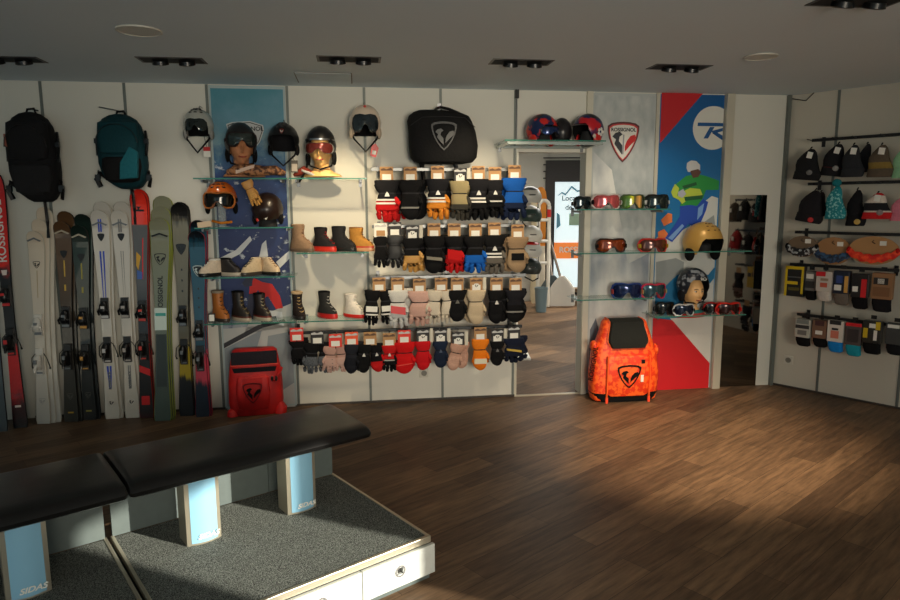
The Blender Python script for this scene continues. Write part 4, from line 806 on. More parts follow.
# ---------------------------------------------------------------- shoes and boots
def shoe(key, xc, y0, y1, label, upper, sole, collar, lace, ang=20, tall=1.0, ln=1.0, d=.13, fur=False, accent=None, group='winter boots and shoes on the glass shelves'):
    zb = SH[key][1]+.0045; s_, _ = SZ('A', xc, y1, d); Hh = SZ('A', xc, y0, d)[1]-zb
    t = thing('winter_boot' if tall > .8 else 'trainer', label, 'shoe', WP('A', s_, zb, d), RZA+R(ang), group)
    L = .235*ln; rx = .042
    def foot(z, ry, cy, rxx, p=2.3): return [(x*(1.0-.16*sm(0, 1, (y-cy)/ry))*(1), y, z_) for x, y, z_ in se(z, rxx, ry, 0, cy, p, 24)]
    mb = MB(); mb.loft([foot(0, L*.49, 0, rx*1.02), foot(.008, L*.50, 0, rx*1.08), foot(.022, L*.505, 0, rx*1.08), foot(.028, L*.49, 0, rx)]); mb.build('sole', sole, t)
    mb = MB()
    if tall > .8: prof = [(.024, .48, 0, 1.0), (.045, .475, .003, 1.02), (.065, .43, .018, .98), (.085, .36, .05, .92), (.100, .28, .10, .88), (.118, .235, .135, .86), (Hh*.75, .225, .15, .86), (Hh*.97, .25, .14, .96), (Hh, .235, .14, .92), (Hh*.95, .19, .14, .75)]
    else: prof = [(.024, .48, 0, 1.0), (.04, .475, .003, 1.02), (Hh*.48, .42, .02, .96), (Hh*.62, .33, .07, .86), (Hh*.78, .25, .125, .78), (Hh*.95, .20, .16, .70), (Hh*.88, .15, .16, .5)]
    lst = prof.pop(); prof.sort(key=lambda q: q[0]); prof.append(lst)
    rings = [foot(z, L*a, L*c, rx*b_) for z, a, c, b_ in prof]
    u_ = mb.loft(rings, (True, True), [0]*(len(rings)-2)+[1]).build('upper', [upper, collar], t)
    zt = prof[-2][0]; top = prof[-2]
    MB().tube([(rx*top[3]*.92*math.cos(a), L*top[2]+L*top[1]*.95*math.sin(a), zt) for a in [2*math.pi*i/16 for i in range(17)]], .011 if fur else .006, 8).build('collar', collar, t)
    lc = MB(); n = 5 if tall > .8 else 4
    for k in range(n):
        u = k/(n-1); z = .062+u*(Hh*.82-.062) if tall > .8 else Hh*(.52+.38*u)
        # front surface y at height z
        a = [q for q in prof[:-1]]; j = max([0]+[i for i in range(len(a)) if a[i][0] <= z+1e-6]); j = min(j, len(a)-2); q0, q1 = a[j], a[j+1]; v_ = (z-q0[0])/max(1e-6, q1[0]-q0[0]); yf = L*((q0[2]-q0[1])*(1-v_)+(q1[2]-q1[1])*v_)
        lc.tube([(-.017, yf+.009, z-.005), (0, yf-.003, z+.001), (.017, yf+.009, z-.005)], .0028, 6)
        lc.tube([(-.017, yf+.008, z+.008), (0, yf-.004, z+.001), (.017, yf+.008, z+.008)], .0024, 6)
    lc.build('laces', lace, t)
    if accent:
        MB().loft([foot(.027, L*.495, 0, rx*1.05), foot(.040, L*.485, 0, rx*1.045)], (False, False)).build('rand', accent, t)
    return t
CRM = fab(222, 204, 182); BRN = lea(120, 70, 36)
shoe('p3', 212, 259, 277, 'cream low trainer with dark sole, leftmost over the poster', CRM, BPL, WHT, WHT, -50, .6, .9, .16)
shoe('p3', 230, 258, 277, 'black low trainer beside the cream one over the poster', lea(34, 30, 30), pla(180, 170, 155), BLK, BPL, 58, .6, .95, .14)
shoe('p3', 253.5, 257.5, 277, 'pale beige trainer pointing forward, third on its shelf', fab(206, 186, 156), pla(60, 54, 50), CRM, BPL, -38, .6, 1.0)
shoe('p3', 270.5, 257.5, 277, 'pale beige trainer with dark trim, fourth on its shelf', fab(214, 190, 160), BPL, CRM, BRN, 42, .6, 1.0)
shoe('p4', 221, 292, 323, 'tan and grey fur-lined boot at the left of the lowest poster shelf', lea(176, 104, 42), pla(60, 50, 44), fab(150, 138, 122), BPL, 40, 1.0, .95, fur=True)
shoe('p4', 241.5, 292, 323, 'black winter boot with brown base, middle of the lowest poster shelf', lea(34, 30, 28), pla(180, 168, 150), BLK, fab(160, 140, 100), 44, 1.0, .95, accent=lea(92, 46, 34))
shoe('p4', 262.5, 294, 323, 'black boot with dark red base, right on the lowest poster shelf', lea(40, 32, 30), pla(190, 180, 160), BLK, fab(170, 160, 130), 40, 1.0, .95, accent=lea(124, 44, 36))
shoe('b2', 302, 225, 252.6, 'taupe suede lace-up boot, leftmost of four on its shelf', fab(150, 122, 98), pla(110, 90, 74), fab(160, 132, 106), BRN, 54, 1.0, 1.0)
shoe('b2', 324.5, 228, 252.6, 'black boot with bright red sole, second on the upper boot shelf', fab(40, 36, 38), pla(214, 54, 40), BLK, fab(150, 30, 30), 52, 1.0, 1.0, accent=pla(206, 48, 38))
shoe('b2', 343, 227, 252.6, 'all black hiking boot, third on the upper boot shelf', fab(38, 38, 40), pla(30, 30, 30), BLK, BPL, 58, 1.0, 1.05)
shoe('b2', 360.5, 228, 252.6, 'golden tan hiking boot with pale sole, next to the glove rail', fab(186, 132, 62), pla(206, 150, 110), fab(150, 106, 56), lea(80, 50, 30), 60, 1.0, 1.05, accent=pla(190, 70, 50))
shoe('b3', 299, 293, 320.6, 'small dark boot with cream fur collar and a loose lace', fab(44, 36, 34), pla(34, 30, 30), fab(206, 176, 140), fab(190, 160, 110), 22, 1.0, .85, fur=True)
shoe('b3', 327.5, 292, 320.6, 'black hiking boot with red sole corner, middle of the lower boot shelf', fab(44, 44, 44), pla(196, 34, 34), BLK, fab(180, 176, 170), 46, 1.0, .9, accent=pla(190, 40, 40))
shoe('b3', 354, 295, 320.6, 'white high-top boot with red sole, nearest the gloves on the lower boot shelf', fab(232, 224, 214), pla(214, 40, 34), fab(236, 230, 224), WHT, 48, 1.0, .9)
tg = thing('price_tag', 'black and white tag standing beside the tan fur-lined boot', 'tag', WP('A', SZ('A', 211.5, 316, .2)[0], SH['p4'][1]+.004, .2), RZA); tg.rotation_euler = (R(-10), 0, RZA)
MB().box((0, 0, .035), (.05, .004, .07)).build('card', prt(40, 40, 40), tg, False); MB().box((0, -.003, .035), (.036, .001, .05)).build('label', WHT, tg, False)
# ---------------------------------------------------------------- bags
def bag_body(W, Hh, D, prof, p=3.2, n=32): return [se(z*Hh, W/2*a, D/2*b_, cx*W, cy*D, p, n) for z, a, b_, cx, cy in prof]
def hang_pack(x0, y0, x1, y1, label, m1, m2, m3, d, lower=None):
    p_, W, Hh = span('A', x0, y0, x1, y1, d); W *= .93; D = .2; t = thing('backpack', label, 'backpack', p_, RZA, 'backpacks hanging on the wall'); t.location = p_
    MB().loft(bag_body(W, Hh, D, [(.0, .34, .5, .10, 0), (.03, .52, .75, .09, 0), (.10, .76, .95, .05, 0), (.2, .92, 1.02, .02, 0), (.34, 1.0, 1.05, 0, 0), (.5, .99, 1.08, -.01, 0), (.7, .95, 1.0, -.02, 0), (.84, .86, .9, -.03, .03), (.93, .68, .72, -.04, .06), (.98, .42, .5, -.04, .08), (1, .16, .2, -.04, .08)], 2.7)).build('body', m1, t)
    MB().loft(bag_body(W*.84, Hh*.46, D*.5, [(0, .6, .6, 0, 0), (.06, .9, .9, 0, 0), (.5, 1, 1.1, 0, 0), (.9, .94, .9, 0, 0), (1, .6, .5, 0, .1)])).build('front_pocket', m2, t).location = (0, -D*.40, Hh*.45)
    MB().loft(bag_body(W*.80, Hh*.34, D*.45, [(0, .5, .5, 0, 0), (.1, .85, .9, 0, 0), (.6, 1, 1, 0, 0), (.94, .96, .9, 0, 0), (1, .8, .6, 0, 0)])).build('lower_pocket', m3, t).location = (.01, -D*.40, Hh*.08)
    mb = MB(); mb.tube([(-.03, -.0, Hh*.97), (-.025, .01, Hh*1.03), (.02, .01, Hh*1.04), (.035, 0, Hh*.98)], .006, 6, sq=1.5); mb.tube([(0, .02, Hh*1.035), (0, .12+d*0, Hh*1.04)], .004, 6); mb.build('grab_handle', BLK, t)
    for sx in (-1, 1):
        s_ = MB().tube([(sx*W*.47, .02, Hh*.78), (sx*W*.52, -.01, Hh*.62), (sx*W*.50, -.03, Hh*.45)], .010, 6, sq=1.4); s_.box((sx*W*.51, -.02, Hh*.64), (.03, .02, .035)); s_.build('side_strap', BPL, t)
        b_ = MB().tube([(sx*W*.40, .02, Hh*.16), (sx*W*.52, -.02, Hh*.22), (sx*W*.56, -.03, Hh*.14), (sx*W*.50, -.01, Hh*.03)], .012, 6, sq=1.6); b_.box((sx*W*.53, -.03, Hh*.15), (.034, .022, .045)); b_.build('hip_belt', BPL, t)
    MB().tube([(W*.12, -.0, Hh*.04), (W*.16, -.02, -.05), (W*.18, -.03, -.14), (W*.17, -.03, -.26)], .011, 6, sq=1.6).build('dangling_strap', BPL, t)
    z_ = MB(); z_.tube([(W*.42*math.cos(a), -D*.62-.02*math.sin(a), Hh*(.60+.24*math.sin(a))) for a in [R(180-18*i) for i in range(11)]], .003, 5); z_.build('zip', BPL, t)
    return t, W, Hh, D
t, W, Hh, D = hang_pack(8, 112, 61, 202, 'large black backpack hanging at the upper left of the wall', fab(26, 26, 28), fab(28, 28, 30), fab(36, 36, 38), .16)
MB().prism([(-W*.43, Hh*.62), (-W*.37, Hh*.60), (-W*.37, Hh*.74), (-W*.43, Hh*.74)], -D*.56, -D*.48).build('side_label', pla(150, 80, 60), t, False)
t, W, Hh, D = hang_pack(97, 114, 149, 189, 'dark teal backpack with black lower panel hanging over the white skis', fab(14, 52, 60), fab(16, 58, 66), BLK, .16)
MB().prism([(W*.02, Hh*.12), (W*.38, Hh*.14), (W*.42, Hh*.48), (W*.26, Hh*.55), (W*.05, Hh*.34)], -D*.72, -D*.52).build('side_panel', fab(26, 92, 104), t, False, .006)
MB().tube([(-.16, .05, Hh*1.10), (.0, .03, Hh*1.04)], .005, 6).build('wall_hook', STL, t)
def floor_pack(x0, y0, x1, y1, label, m1, rz, wide, kind):
    pb = ATZ((x0+x1)/2, y1, .0); dwall = -(pb-PA).dot(NA); d = (pb-PA).dot(NA)
    D = .21 if kind == 'big' else .19; p_, W, Hh = span('A', x0, y0, x1, y1, d); Hh -= 0
    base = pb-NA*(d-max(d-D*.5, D*.5+.028)); base.z = .002; t = thing('race_rucksack', label, 'backpack', base, RZA+R(rz), 'red and orange rucksacks on the floor')
    W *= 1.10 if kind == 'big' else 1.02
    if kind == 'big': pr = [(.0, .86, .9, 0, 0), (.02, .93, 1, 0, 0), (.10, .98, 1.05, 0, 0), (.35, 1.0, 1.06, 0, 0), (.62, .93, .98, 0, .02), (.75, .80, .9, 0, .04), (.88, .70, .80, 0, .06), (.97, .64, .70, 0, .10), (1.0, .58, .58, 0, .12)]
    else: pr = [(.0, .80, .9, 0, 0), (.03, .92, 1, 0, 0), (.2, .98, 1.04, 0, 0), (.5, .96, 1.02, 0, 0), (.74, .90, .95, 0, .03), (.88, .84, .8, 0, .06), (.97, .80, .66, 0, .1), (1, .7, .45, 0, .12)]
    MB().loft(bag_body(W, Hh, D, pr, 3.6)).build('body', m1, t)
    if kind == 'big':
        MB().loft(bag_body(W*.90, .075, D*1.04, [(0, .94, .94, 0, 0), (.2, 1, 1, 0, 0), (1, 1.1, 1.06, 0, 0)], 3.6)).build('base_panel', BLK, t)
        lid = [(-.20, .995), (.20, .995), (.29, .74), (.25, .70), (.16, .672), (-.16, .672), (-.25, .70), (-.29, .74)]
        def lidy(z): return -D*.5*(.50+(1-z)*1.3) if z > .8 else -D*.5*(.80+(.8-z)*1.1)
        mb = MB(); N = 10; rows = []
        for k in range(N+1):
            z = .675+(.985-.675)*k/N; hw = (.250+.05*sm(.675, .76, z)-.05*sm(.76, .985, z))*W; yy = -D*.5*(1.04-.42*sm(.72, 1, z))+.10*D*sm(.6, 1, z)*0
            rows.append([(-hw*1.0, yy+.03, z*Hh), (-hw*.92, yy-.008, z*Hh), (hw*.92, yy-.008, z*Hh), (hw*1.0, yy+.03, z*Hh)])
        rows.append([(x_, y_+.035, Hh*1.008) for x_, y_, z_ in rows[-1]]); rows.append([(x_, y_+.08, Hh*1.012) for x_, y_, z_ in rows[-1]]); mb.loft(rows, (False, False), closed=False); lo = mb.build('lid_panel', fab(34, 36, 34), t, True)
        MB().tube([(r_[0][0], r_[0][1]-.012, r_[0][2]) for r_ in rows[::-1]]+[(r_[3][0], r_[3][1]-.012, r_[3][2]) for r_ in rows], .006, 6).build('piping', pla(240, 100, 50), t)
        MB().loft(bag_body(W*.62, Hh*.50, D*.22, [(0, .8, .7, 0, 0), (.05, .95, 1, 0, 0), (.5, 1, 1.1, 0, 0), (.95, .96, 1, 0, 0), (1, .9, .6, 0, 0)], 4)).build('front_pocket', m1, t).location = (0, -D*.50, Hh*.08)
        shield(t, W*.34, Hh*.27, (.0, -D*.635, Hh*.33), BLK, BLK, BLK, y=.003)
        for sx in (-.31, .31): MB().tube([(sx*W, -D*.545, .04), (sx*W*1.0, -D*.57, Hh*.3), (sx*W*.98, -D*.55, Hh*.58)], .008, 6, sq=1.6).build('webbing_strap', pla(244, 96, 40), t); MB().box((sx*W, -D*.55, .02), (.02, .014, .05)).build('strap_end', pla(244, 80, 50), t, False)
        MB().box((W*.19, -D*.64, Hh*.30), (.026, .006, .06)).build('price_tag', WHT, t, False, .003); MB().box((W*.2, -D*.625, Hh*.51), (.03, .01, .03)).build('buckle', BPL, t, False)
        text('ROSSIGNOL', .055, BLK, t, (-W*.485, -D*.32, Hh*.48), (R(90), R(-82), R(-38)), name='side_lettering', bold=.001)
        MB().ell((-W*.46, -.02, Hh*.69), (.03, .05, .045)).build('shoulder_pad', m1, t); MB().ell((W*.45, -.02, Hh*.62), (.025, .05, .05)).build('shoulder_pad', m1, t)
    else:
        mb = MB()
        rows = [[(-W*.40, -D*.50+.0, Hh*z), (-W*.38, -D*(.525-.16*sm(.78, 1, z)), Hh*z), (W*.38, -D*(.525-.16*sm(.78, 1, z)), Hh*z), (W*.40, -D*.42, Hh*z)] for z in (.80, .86, .92, .985)]
        mb.loft(rows, (False, False), closed=False); mb.build('lid_panel', fab(36, 32, 40), t)
        mb = MB(); mb.loft([[(-W*.36, -D*.51, Hh*.68), (W*.36, -D*.51, Hh*.68)], [(-W*.39, -D*.535, Hh*.755), (W*.39, -D*.535, Hh*.755)]], (False, False), closed=False); mb.build('lower_band', fab(32, 28, 34), t)
        MB().tube([(-W*.42, -D*.50, Hh*.79), (0, -D*.54, Hh*.785), (W*.42, -D*.50, Hh*.79)], .006, 6).build('piping', pla(220, 70, 60), t)
        MB().loft(bag_body(W*.60, Hh*.52, D*.24, [(0, .7, .6, 0, 0), (.06, .92, 1, 0, 0), (.5, 1, 1.1, 0, 0), (.95, .92, 1, 0, 0), (1, .8, .5, 0, 0)], 3.4)).build('front_pocket', m1, t).location = (-W*.04, -D*.48, Hh*.1)
        shield(t, W*.34, Hh*.30, (-W*.05, -D*.635, Hh*.37), pla(110, 14, 20), BLK, BLK, y=.003)
        for x in (.30, .37): MB().ell((x*W, -D*.50, Hh*.56), (.012, .012, .022), 8, 6).build('buckle', BPL, t)
        MB().tube([(W*.30, -D*.50, Hh*.52), (W*.42, -D*.42, Hh*.62), (W*.48, -D*.2, Hh*.7)], .008, 6, sq=1.6).build('side_strap', m1, t)
        MB().loft([se(.004, .05, .05, W*.42, -D*.3), se(.05, .045, .05, W*.44, -D*.3), se(.09, .02, .03, W*.43, -D*.26)]).build('side_flap', m1, t); MB().loft([se(.004, .045, .05, -W*.42, -D*.3), se(.04, .035, .04, -W*.43, -D*.3), se(.06, .015, .02, -W*.43, -D*.26)]).build('side_flap', m1, t)
    return t
floor_pack(596, 322, 658, 402, 'large fluorescent orange rucksack with black lid on the floor below the goggles', blotch((226, 52, 14), (255, 104, 34), 26, .5, .44, .56, 3), 0, 1, 'big')
floor_pack(229, 350, 284, 414, 'red rucksack with black lid on the floor in front of the blue poster', blotch((176, 16, 20), (222, 30, 28), 10, .55, .3, .7, 3), 6, 1, 'small')
t = thing('red_bag', 'red bag edge showing past the doorway post in the next room', 'bag', WP('A', SZ('A', 583, 370, -.35)[0]+.13, .002, -.40), RZA)
MB().loft(bag_body(.34, .36, .2, [(0, .8, .8, 0, 0), (.08, .98, 1, 0, 0), (.5, 1, 1, 0, 0), (.85, .9, .85, 0, 0), (1, .6, .5, 0, 0)])).build('body', fab(190, 24, 26), t); MB().tube([(-.05, 0, .35), (-.04, 0, .40), (.04, 0, .40), (.05, 0, .35)], .008, 6).build('handle', BLK, t)
# black boot bag
p_, W, Hh = span('A', 407, 111, 476, 164, .16); D = .26
t = thing('boot_bag', 'big black boxy bag with a grey crest hanging above the gloves', 'bag', p_, RZA)
def bb(z, a, b_, cx=0): return se(z*Hh, W/2*a, D/2*b_, cx*W+.012*math.sin(z*5), 0, 2.9, 36)
MB().loft([bb(0, .55, .6, .03), bb(.03, .84, .85, .02), bb(.12, .96, .98, .01), bb(.35, 1, 1), bb(.6, .97, 1), bb(.8, .93, .96, -.015), bb(.9, .86, .9, -.02), bb(.965, .68, .75, -.05), bb(1, .4, .5, -.12)]).build('body', fab(24, 24, 25), t)
shield(t, W*.36, Hh*.50, (.0, -D*.525, Hh*.50), mat((58, 60, 62), .5), mat((78, 80, 82), .5), mat((78, 80, 82), .5), y=.003)
MB().tube([(-.06, -.0, Hh*.985), (-.04, .03, Hh*1.05), (.0, .08, Hh*1.10), (.06, .03, Hh*1.05), (.14, 0, Hh*.96)], .007, 6, sq=1.8).build('handle', BPL, t)
MB().tube([(0, .08, Hh*1.10), (0, .155, Hh*1.11)], .006, 6).build('hook', CHR, t); MB().box((0, .152, Hh*1.11), (.03, .008, .07)).build('hook_plate', CHR, t, False)
MB().tube([(.1, .0, .02), (.115, -.01, -.05), (.11, 0, -.12)], .012, 6, sq=1.8).build('dangling_strap', BPL, t); MB().tube([(-.16, .0, .02), (-.15, .01, -.06), (-.14, .03, -.14)], .016, 6, sq=1.8).build('shoulder_strap', BPL, t)
MB().tube([(-W*.46, -D*.3, Hh*.7), (-W*.3, -D*.49, Hh*.84), (0, -D*.50, Hh*.86), (W*.3, -D*.49, Hh*.84), (W*.46, -D*.3, Hh*.68)], .003, 5).build('zip', mat((40, 40, 42), .4), t)

# ---------------------------------------------------------------- posters
def loc2(px, py, s0): s, z = SZ('A', px, py, .012); return (s-s0, z)
def clip(poly, x0, x1):
    for sgn, lim in ((1, x0), (-1, -x1)):
        out = []
        for i in range(len(poly)):
            a, b_ = poly[i], poly[(i+1) % len(poly)]; ia = sgn*a[0] >= lim; ib = sgn*b_[0] >= lim
            if ia: out.append(a)
            if ia != ib: u = (lim-sgn*a[0])/(sgn*b_[0]-sgn*a[0]); out.append((a[0]+(b_[0]-a[0])*u, a[1]+(b_[1]-a[1])*u))
        poly = out
        if not poly: return None
    return poly
def poster(label, s0, s1, m, border=None):
    t = thing('wall_poster', label, 'poster', WP('A', s0, 0, 0), RZA, 'tall wall posters'); w_ = s1-s0
    MB().box((w_/2, -.006, H/2), (w_, .008, H-.02)).build('panel', m, t, False)
    if border:
        mb = MB(); mb.ring([(0, .01), (w_, .01), (w_, H-.012), (0, H-.012)], [(.014, .024), (w_-.014, .024), (w_-.014, H-.03), (.014, H-.03)], -.012, -.0105); mb.build('border', border, t, False)
    def art(name, m_, pls, lvl=1):
        mb = MB()
        for pl in pls:
            q = clip([loc2(x, y, s0) for x, y in pl], .012, w_-.012)
            if q and len(q) > 2: mb.prism(q, -.0102-.0006*lvl, -.0100)
        return mb.build(name, m_, t, False)
    return t, art, w_
# poster 1: blue sky, mountains, red skier
def poster1():
    m = bpy.data.materials.new('poster_blue'); m.use_nodes = True; nt = m.node_tree; b = nt.nodes['Principled BSDF']; b.inputs['Roughness'].default_value = .45
    tc = nt.nodes.new('ShaderNodeTexCoord'); sp = nt.nodes.new('ShaderNodeSeparateXYZ'); nt.links.new(tc.outputs['Object'], sp.inputs[0])
    nz = nt.nodes.new('ShaderNodeTexNoise'); nz.inputs['Scale'].default_value = 5; nz.inputs['Detail'].default_value = 6; nz.inputs['Roughness'].default_value = .65; nt.links.new(tc.outputs['Object'], nz.inputs[0])
    ma = nt.nodes.new('ShaderNodeMath'); ma.operation = 'MULTIPLY_ADD'; ma.inputs[1].default_value = .25; nt.links.new(nz.outputs[0], ma.inputs[0])
    m3 = nt.nodes.new('ShaderNodeMath'); m3.operation = 'MULTIPLY'; m3.inputs[1].default_value = 1/2.55; nt.links.new(sp.outputs[2], m3.inputs[0])
    m4 = nt.nodes.new('ShaderNodeMath'); m4.operation = 'SUBTRACT'; m4.inputs[1].default_value = .125; nt.links.new(m3.outputs[0], m4.inputs[0]); nt.links.new(m4.outputs[0], ma.inputs[2])
    rp = nt.nodes.new('ShaderNodeValToRGB'); cr = rp.color_ramp
    st = [(0, (170, 176, 178)), (.18, (156, 164, 170)), (.27, (150, 156, 166)), (.30, (20, 44, 96)), (.5, (12, 34, 92)), (.74, (10, 60, 122)), (.80, (58, 110, 148)), (.84, (120, 156, 170)), (.87, (96, 146, 168)), (1, (62, 132, 150))]
    while len(cr.elements) < len(st): cr.elements.new(.5)
    for e_, (p_, c_) in zip(cr.elements, st): e_.position = p_; e_.color = L3(c_)
    nt.links.new(ma.outputs[0], rp.inputs[0])
    n2 = nt.nodes.new('ShaderNodeTexNoise'); n2.inputs['Scale'].default_value = 9; n2.inputs['Detail'].default_value = 8; n2.inputs['Roughness'].default_value = .7; mp = nt.nodes.new('ShaderNodeMapping'); mp.inputs['Scale'].default_value = (1, 1, 1.6); mp.inputs['Location'].default_value = (3, 2, 4); nt.links.new(tc.outputs['Object'], mp.inputs[0]); nt.links.new(mp.outputs[0], n2.inputs[0])
    r2 = nt.nodes.new('ShaderNodeValToRGB'); r2.color_ramp.elements[0].position = .585; r2.color_ramp.elements[1].position = .64; nt.links.new(n2.outputs[0], r2.inputs[0])
    mx = nt.nodes.new('ShaderNodeMix'); mx.data_type = 'RGBA'; mx.inputs[7].default_value = L3((196, 204, 214)); nt.links.new(rp.outputs[0], mx.inputs[6])
    m5 = nt.nodes.new('ShaderNodeMath'); m5.operation = 'LESS_THAN'; m5.inputs[1].default_value = 2.0; nt.links.new(sp.outputs[2], m5.inputs[0])
    m6 = nt.nodes.new('ShaderNodeMath'); m6.operation = 'MULTIPLY'; nt.links.new(r2.outputs[0], m6.inputs[0]); nt.links.new(m5.outputs[0], m6.inputs[1]); nt.links.new(m6.outputs[0], mx.inputs[0])
    nt.links.new(mx.outputs[2], b.inputs['Base Color']); return m
sA = -1.842; sB = -1.277
t, art, w_ = poster('tall poster of a deep blue snowy sky with a skier in red, behind the shelves', sA, sB, poster1(), prt(170, 186, 188))
PR = prt
art('snow_slope', PR(186, 188, 186), [[(214, 330), (300, 322), (300, 408), (218, 410)], [(250, 320), (300, 300), (300, 325), (244, 334)]], 1)
art('slope_shade', PR(140, 150, 156), [[(222, 350), (262, 330), (240, 408), (222, 409)], [(268, 336), (298, 330), (298, 380), (262, 404)]], 2)
art('skier_red', PR(206, 30, 28), [[(250, 283), (254, 278), (262, 282), (272, 284), (280, 296), (283, 308), (276, 309), (268, 296), (264, 298), (258, 290), (254, 295), (249, 294)]], 3)
art('skier_dark', PR(40, 44, 70), [[(242, 283), (246, 278), (253, 278), (252, 286), (245, 287)], [(249, 294), (257, 293), (258, 316), (250, 320), (247, 308)], [(260, 318), (276, 316), (278, 324), (262, 326)]], 4)
art('skis', PR(44, 44, 50), [[(219, 346), (221, 350), (262, 328), (286, 322), (284, 319), (258, 325)]], 4)
art('snow_spray', PR(210, 214, 218), [[(220, 258), (236, 250), (250, 236), (252, 240), (240, 254), (224, 262)], [(258, 262), (262, 244), (266, 240), (268, 256), (262, 268)], [(276, 262), (290, 250), (292, 256), (280, 268)], [(266, 310), (282, 312), (284, 326), (272, 322)]], 2)
shp = [(226, 124), (232, 122), (250, 121), (263, 125), (264, 130), (260, 142), (252, 152), (246, 158), (238, 150), (230, 140)]
art('crest_ground', PR(196, 200, 200), [shp], 1); art('crest_line', PR(40, 44, 48), [[(x*.93+246*.07, y*.93+137*.07) for x, y in shp]], 2); art('crest_inner', PR(190, 194, 196), [[(x*.88+246*.12, y*.88+137*.12) for x, y in shp]], 3)
text('NOL', .045, PR(40, 44, 48), t, (*[loc2(257, 129, sA)[0]], -.0135, loc2(257, 129, sA)[1]), bold=.001)
# poster 2: grey snow
def snow_mat():
    m = blotch((136, 146, 158), (222, 222, 216), 3.0, .5, .36, .60, 7, (1, 1, .45)); return m
s0 = 1.192; s1 = 1.738
t, art, w_ = poster('tall grey snow banner with a white and red crest at its top', s0, s1, snow_mat(), prt(176, 182, 182))
art('upper_snow', blotch((160, 168, 170), (190, 194, 192), 14, .5, .3, .7, 6, (1, 1, .5)), [[(590, 92), (658, 94), (657, 170), (655, 250), (628, 264), (612, 170), (592, 150)]], 1)
art('shadow_tracks', PR(96, 106, 118), [[(590, 330), (596, 318), (602, 345), (592, 395), (588, 395)]], 2)
c = loc2(623, 142, s0)
shield(t, .275, .31, (c[0], -.0135, c[1]), PR(90, 40, 44), PR(44, 48, 56), PR(196, 28, 30), PR(222, 220, 212), y=.0016)
q = MB(); oo = shield_outline(.25, .282); q.ring(oo, [(x*.93, z*.93) for x, z in oo], -.0022, -.0005); q.build('crest_line', PR(200, 60, 60), t, False, loc=(c[0], -.0135, c[1]))
text('ROSSIGNOL', .040, PR(44, 48, 56), t, (c[0], -.0160, c[1]+.098), bold=.0012); MB().prism([(-.006, -.10), (.006, -.10), (.010, .06), (-.002, .06)], -.0155, -.013).build('pole_mark', PR(150, 150, 156), t, False, loc=(c[0], 0, c[1]))
# poster 3: red / blue with the round logo and the snowboarder
s0 = 1.772; s1 = 2.345
t, art, w_ = poster('tall red and blue poster with a round white logo and a snowboarder in green', s0, s1, ramp_mat([(0, (150, 160, 168)), (.3, (170, 178, 184)), (.42, (20, 120, 176)), (.7, (6, 104, 164)), (1, (4, 84, 146))], 0, 2, rough=.4, coat=.1))
art('red_corner', PR(186, 16, 28), [[(660, 90), (706, 90), (662, 141), (658, 145)]], 1)
art('mountain', PR(202, 204, 200), [[(654, 240), (664, 232), (672, 236), (690, 226), (700, 205), (712, 196), (724, 200), (726, 320), (724, 372), (655, 318)]], 2)
art('mountain_shade', PR(146, 152, 152), [[(656, 262), (676, 258), (684, 262), (682, 290), (656, 306)], [(700, 225), (714, 215), (716, 232), (706, 246)]], 3)
art('blue_wedge', PR(20, 112, 160), [[(655, 296), (676, 276), (690, 268), (708, 275), (719, 262), (722, 268), (700, 296), (690, 324), (655, 320)]], 4)
art('white_wedge', PR(206, 206, 200), [[(670, 318), (716, 318), (716, 372), (708, 372)]], 5)
art('red_ground', PR(200, 16, 28), [[(652, 318), (672, 320), (712, 366), (712, 392), (650, 394)]], 6)
cx, cz = loc2(713, 128, s0); rr = .180
circ = clip([(cx+rr*math.cos(2*math.pi*i/48), cz+rr*math.sin(2*math.pi*i/48)) for i in range(48)], 0, w_-.001)
MB().prism(circ, -.0112, -.0100).build('round_logo', PR(214, 214, 206), t, False)
def pxs(pl): return [(x, z) for x, z in clip([loc2(x, y, s0) for x, y in pl], 0, w_-.002)]
mb = MB()
for pl in ([(698, 122.5), (724.5, 123), (724.5, 126.5), (697.5, 126)], [(710, 127), (714.5, 127), (708, 138.5), (703.5, 138.5)], [(711.5, 131), (724.5, 127.5), (724.5, 130.5), (713, 134)], [(712, 133), (716.5, 132), (725, 137), (725, 140.5), (722, 140)]): mb.prism(pxs(pl), -.0118, -.0110)
mb.build('logo_letter', PR(10, 80, 140), t, False)
text('R', .001, PR(10, 80, 140), t, (cx, -.0113, cz)) if False else None
art('hoodie', PR(34, 140, 62), [[(672, 196), (676, 184), (686, 176), (697, 174), (706, 176), (720, 181), (720, 190), (706, 190), (703, 198), (697, 206), (680, 206), (682, 196), (676, 198)]], 5)
art('hoodie_yellow', PR(178, 196, 66), [[(671, 192), (675, 184), (679, 188), (677, 196), (682, 192), (690, 188), (700, 189), (703, 196), (690, 198), (682, 204), (679, 200), (673, 197)]], 6)
art('hoodie_stripe', PR(20, 84, 44), [[(684, 197), (703, 195), (702, 199), (685, 201)], [(682, 186), (696, 182), (697, 185), (684, 189)]], 7)
art('trousers', PR(26, 70, 170), [[(680, 206), (690, 205), (697, 206), (703, 199), (708, 202), (706, 210), (700, 224), (692, 226), (688, 224), (672, 242), (665, 238), (674, 226), (680, 216)]], 7)
art('trouser_light', PR(120, 160, 214), [[(668, 238), (682, 224), (684, 226), (672, 240)], [(698, 208), (704, 203), (702, 214), (697, 220)]], 8)
art('snowboarder_head', PR(196, 196, 196), [[(686.5, 168), (687, 163), (691, 160.5), (696, 161), (700, 165), (700, 170), (694, 172), (688, 172)]], 8)
art('face', PR(90, 60, 50), [[(690, 171), (698, 169), (701, 172), (698, 177), (693, 178)]], 9)
art('glove', PR(170, 174, 186), [[(678, 192), (683, 189), (686, 194), (682, 198), (678, 196)]], 9)
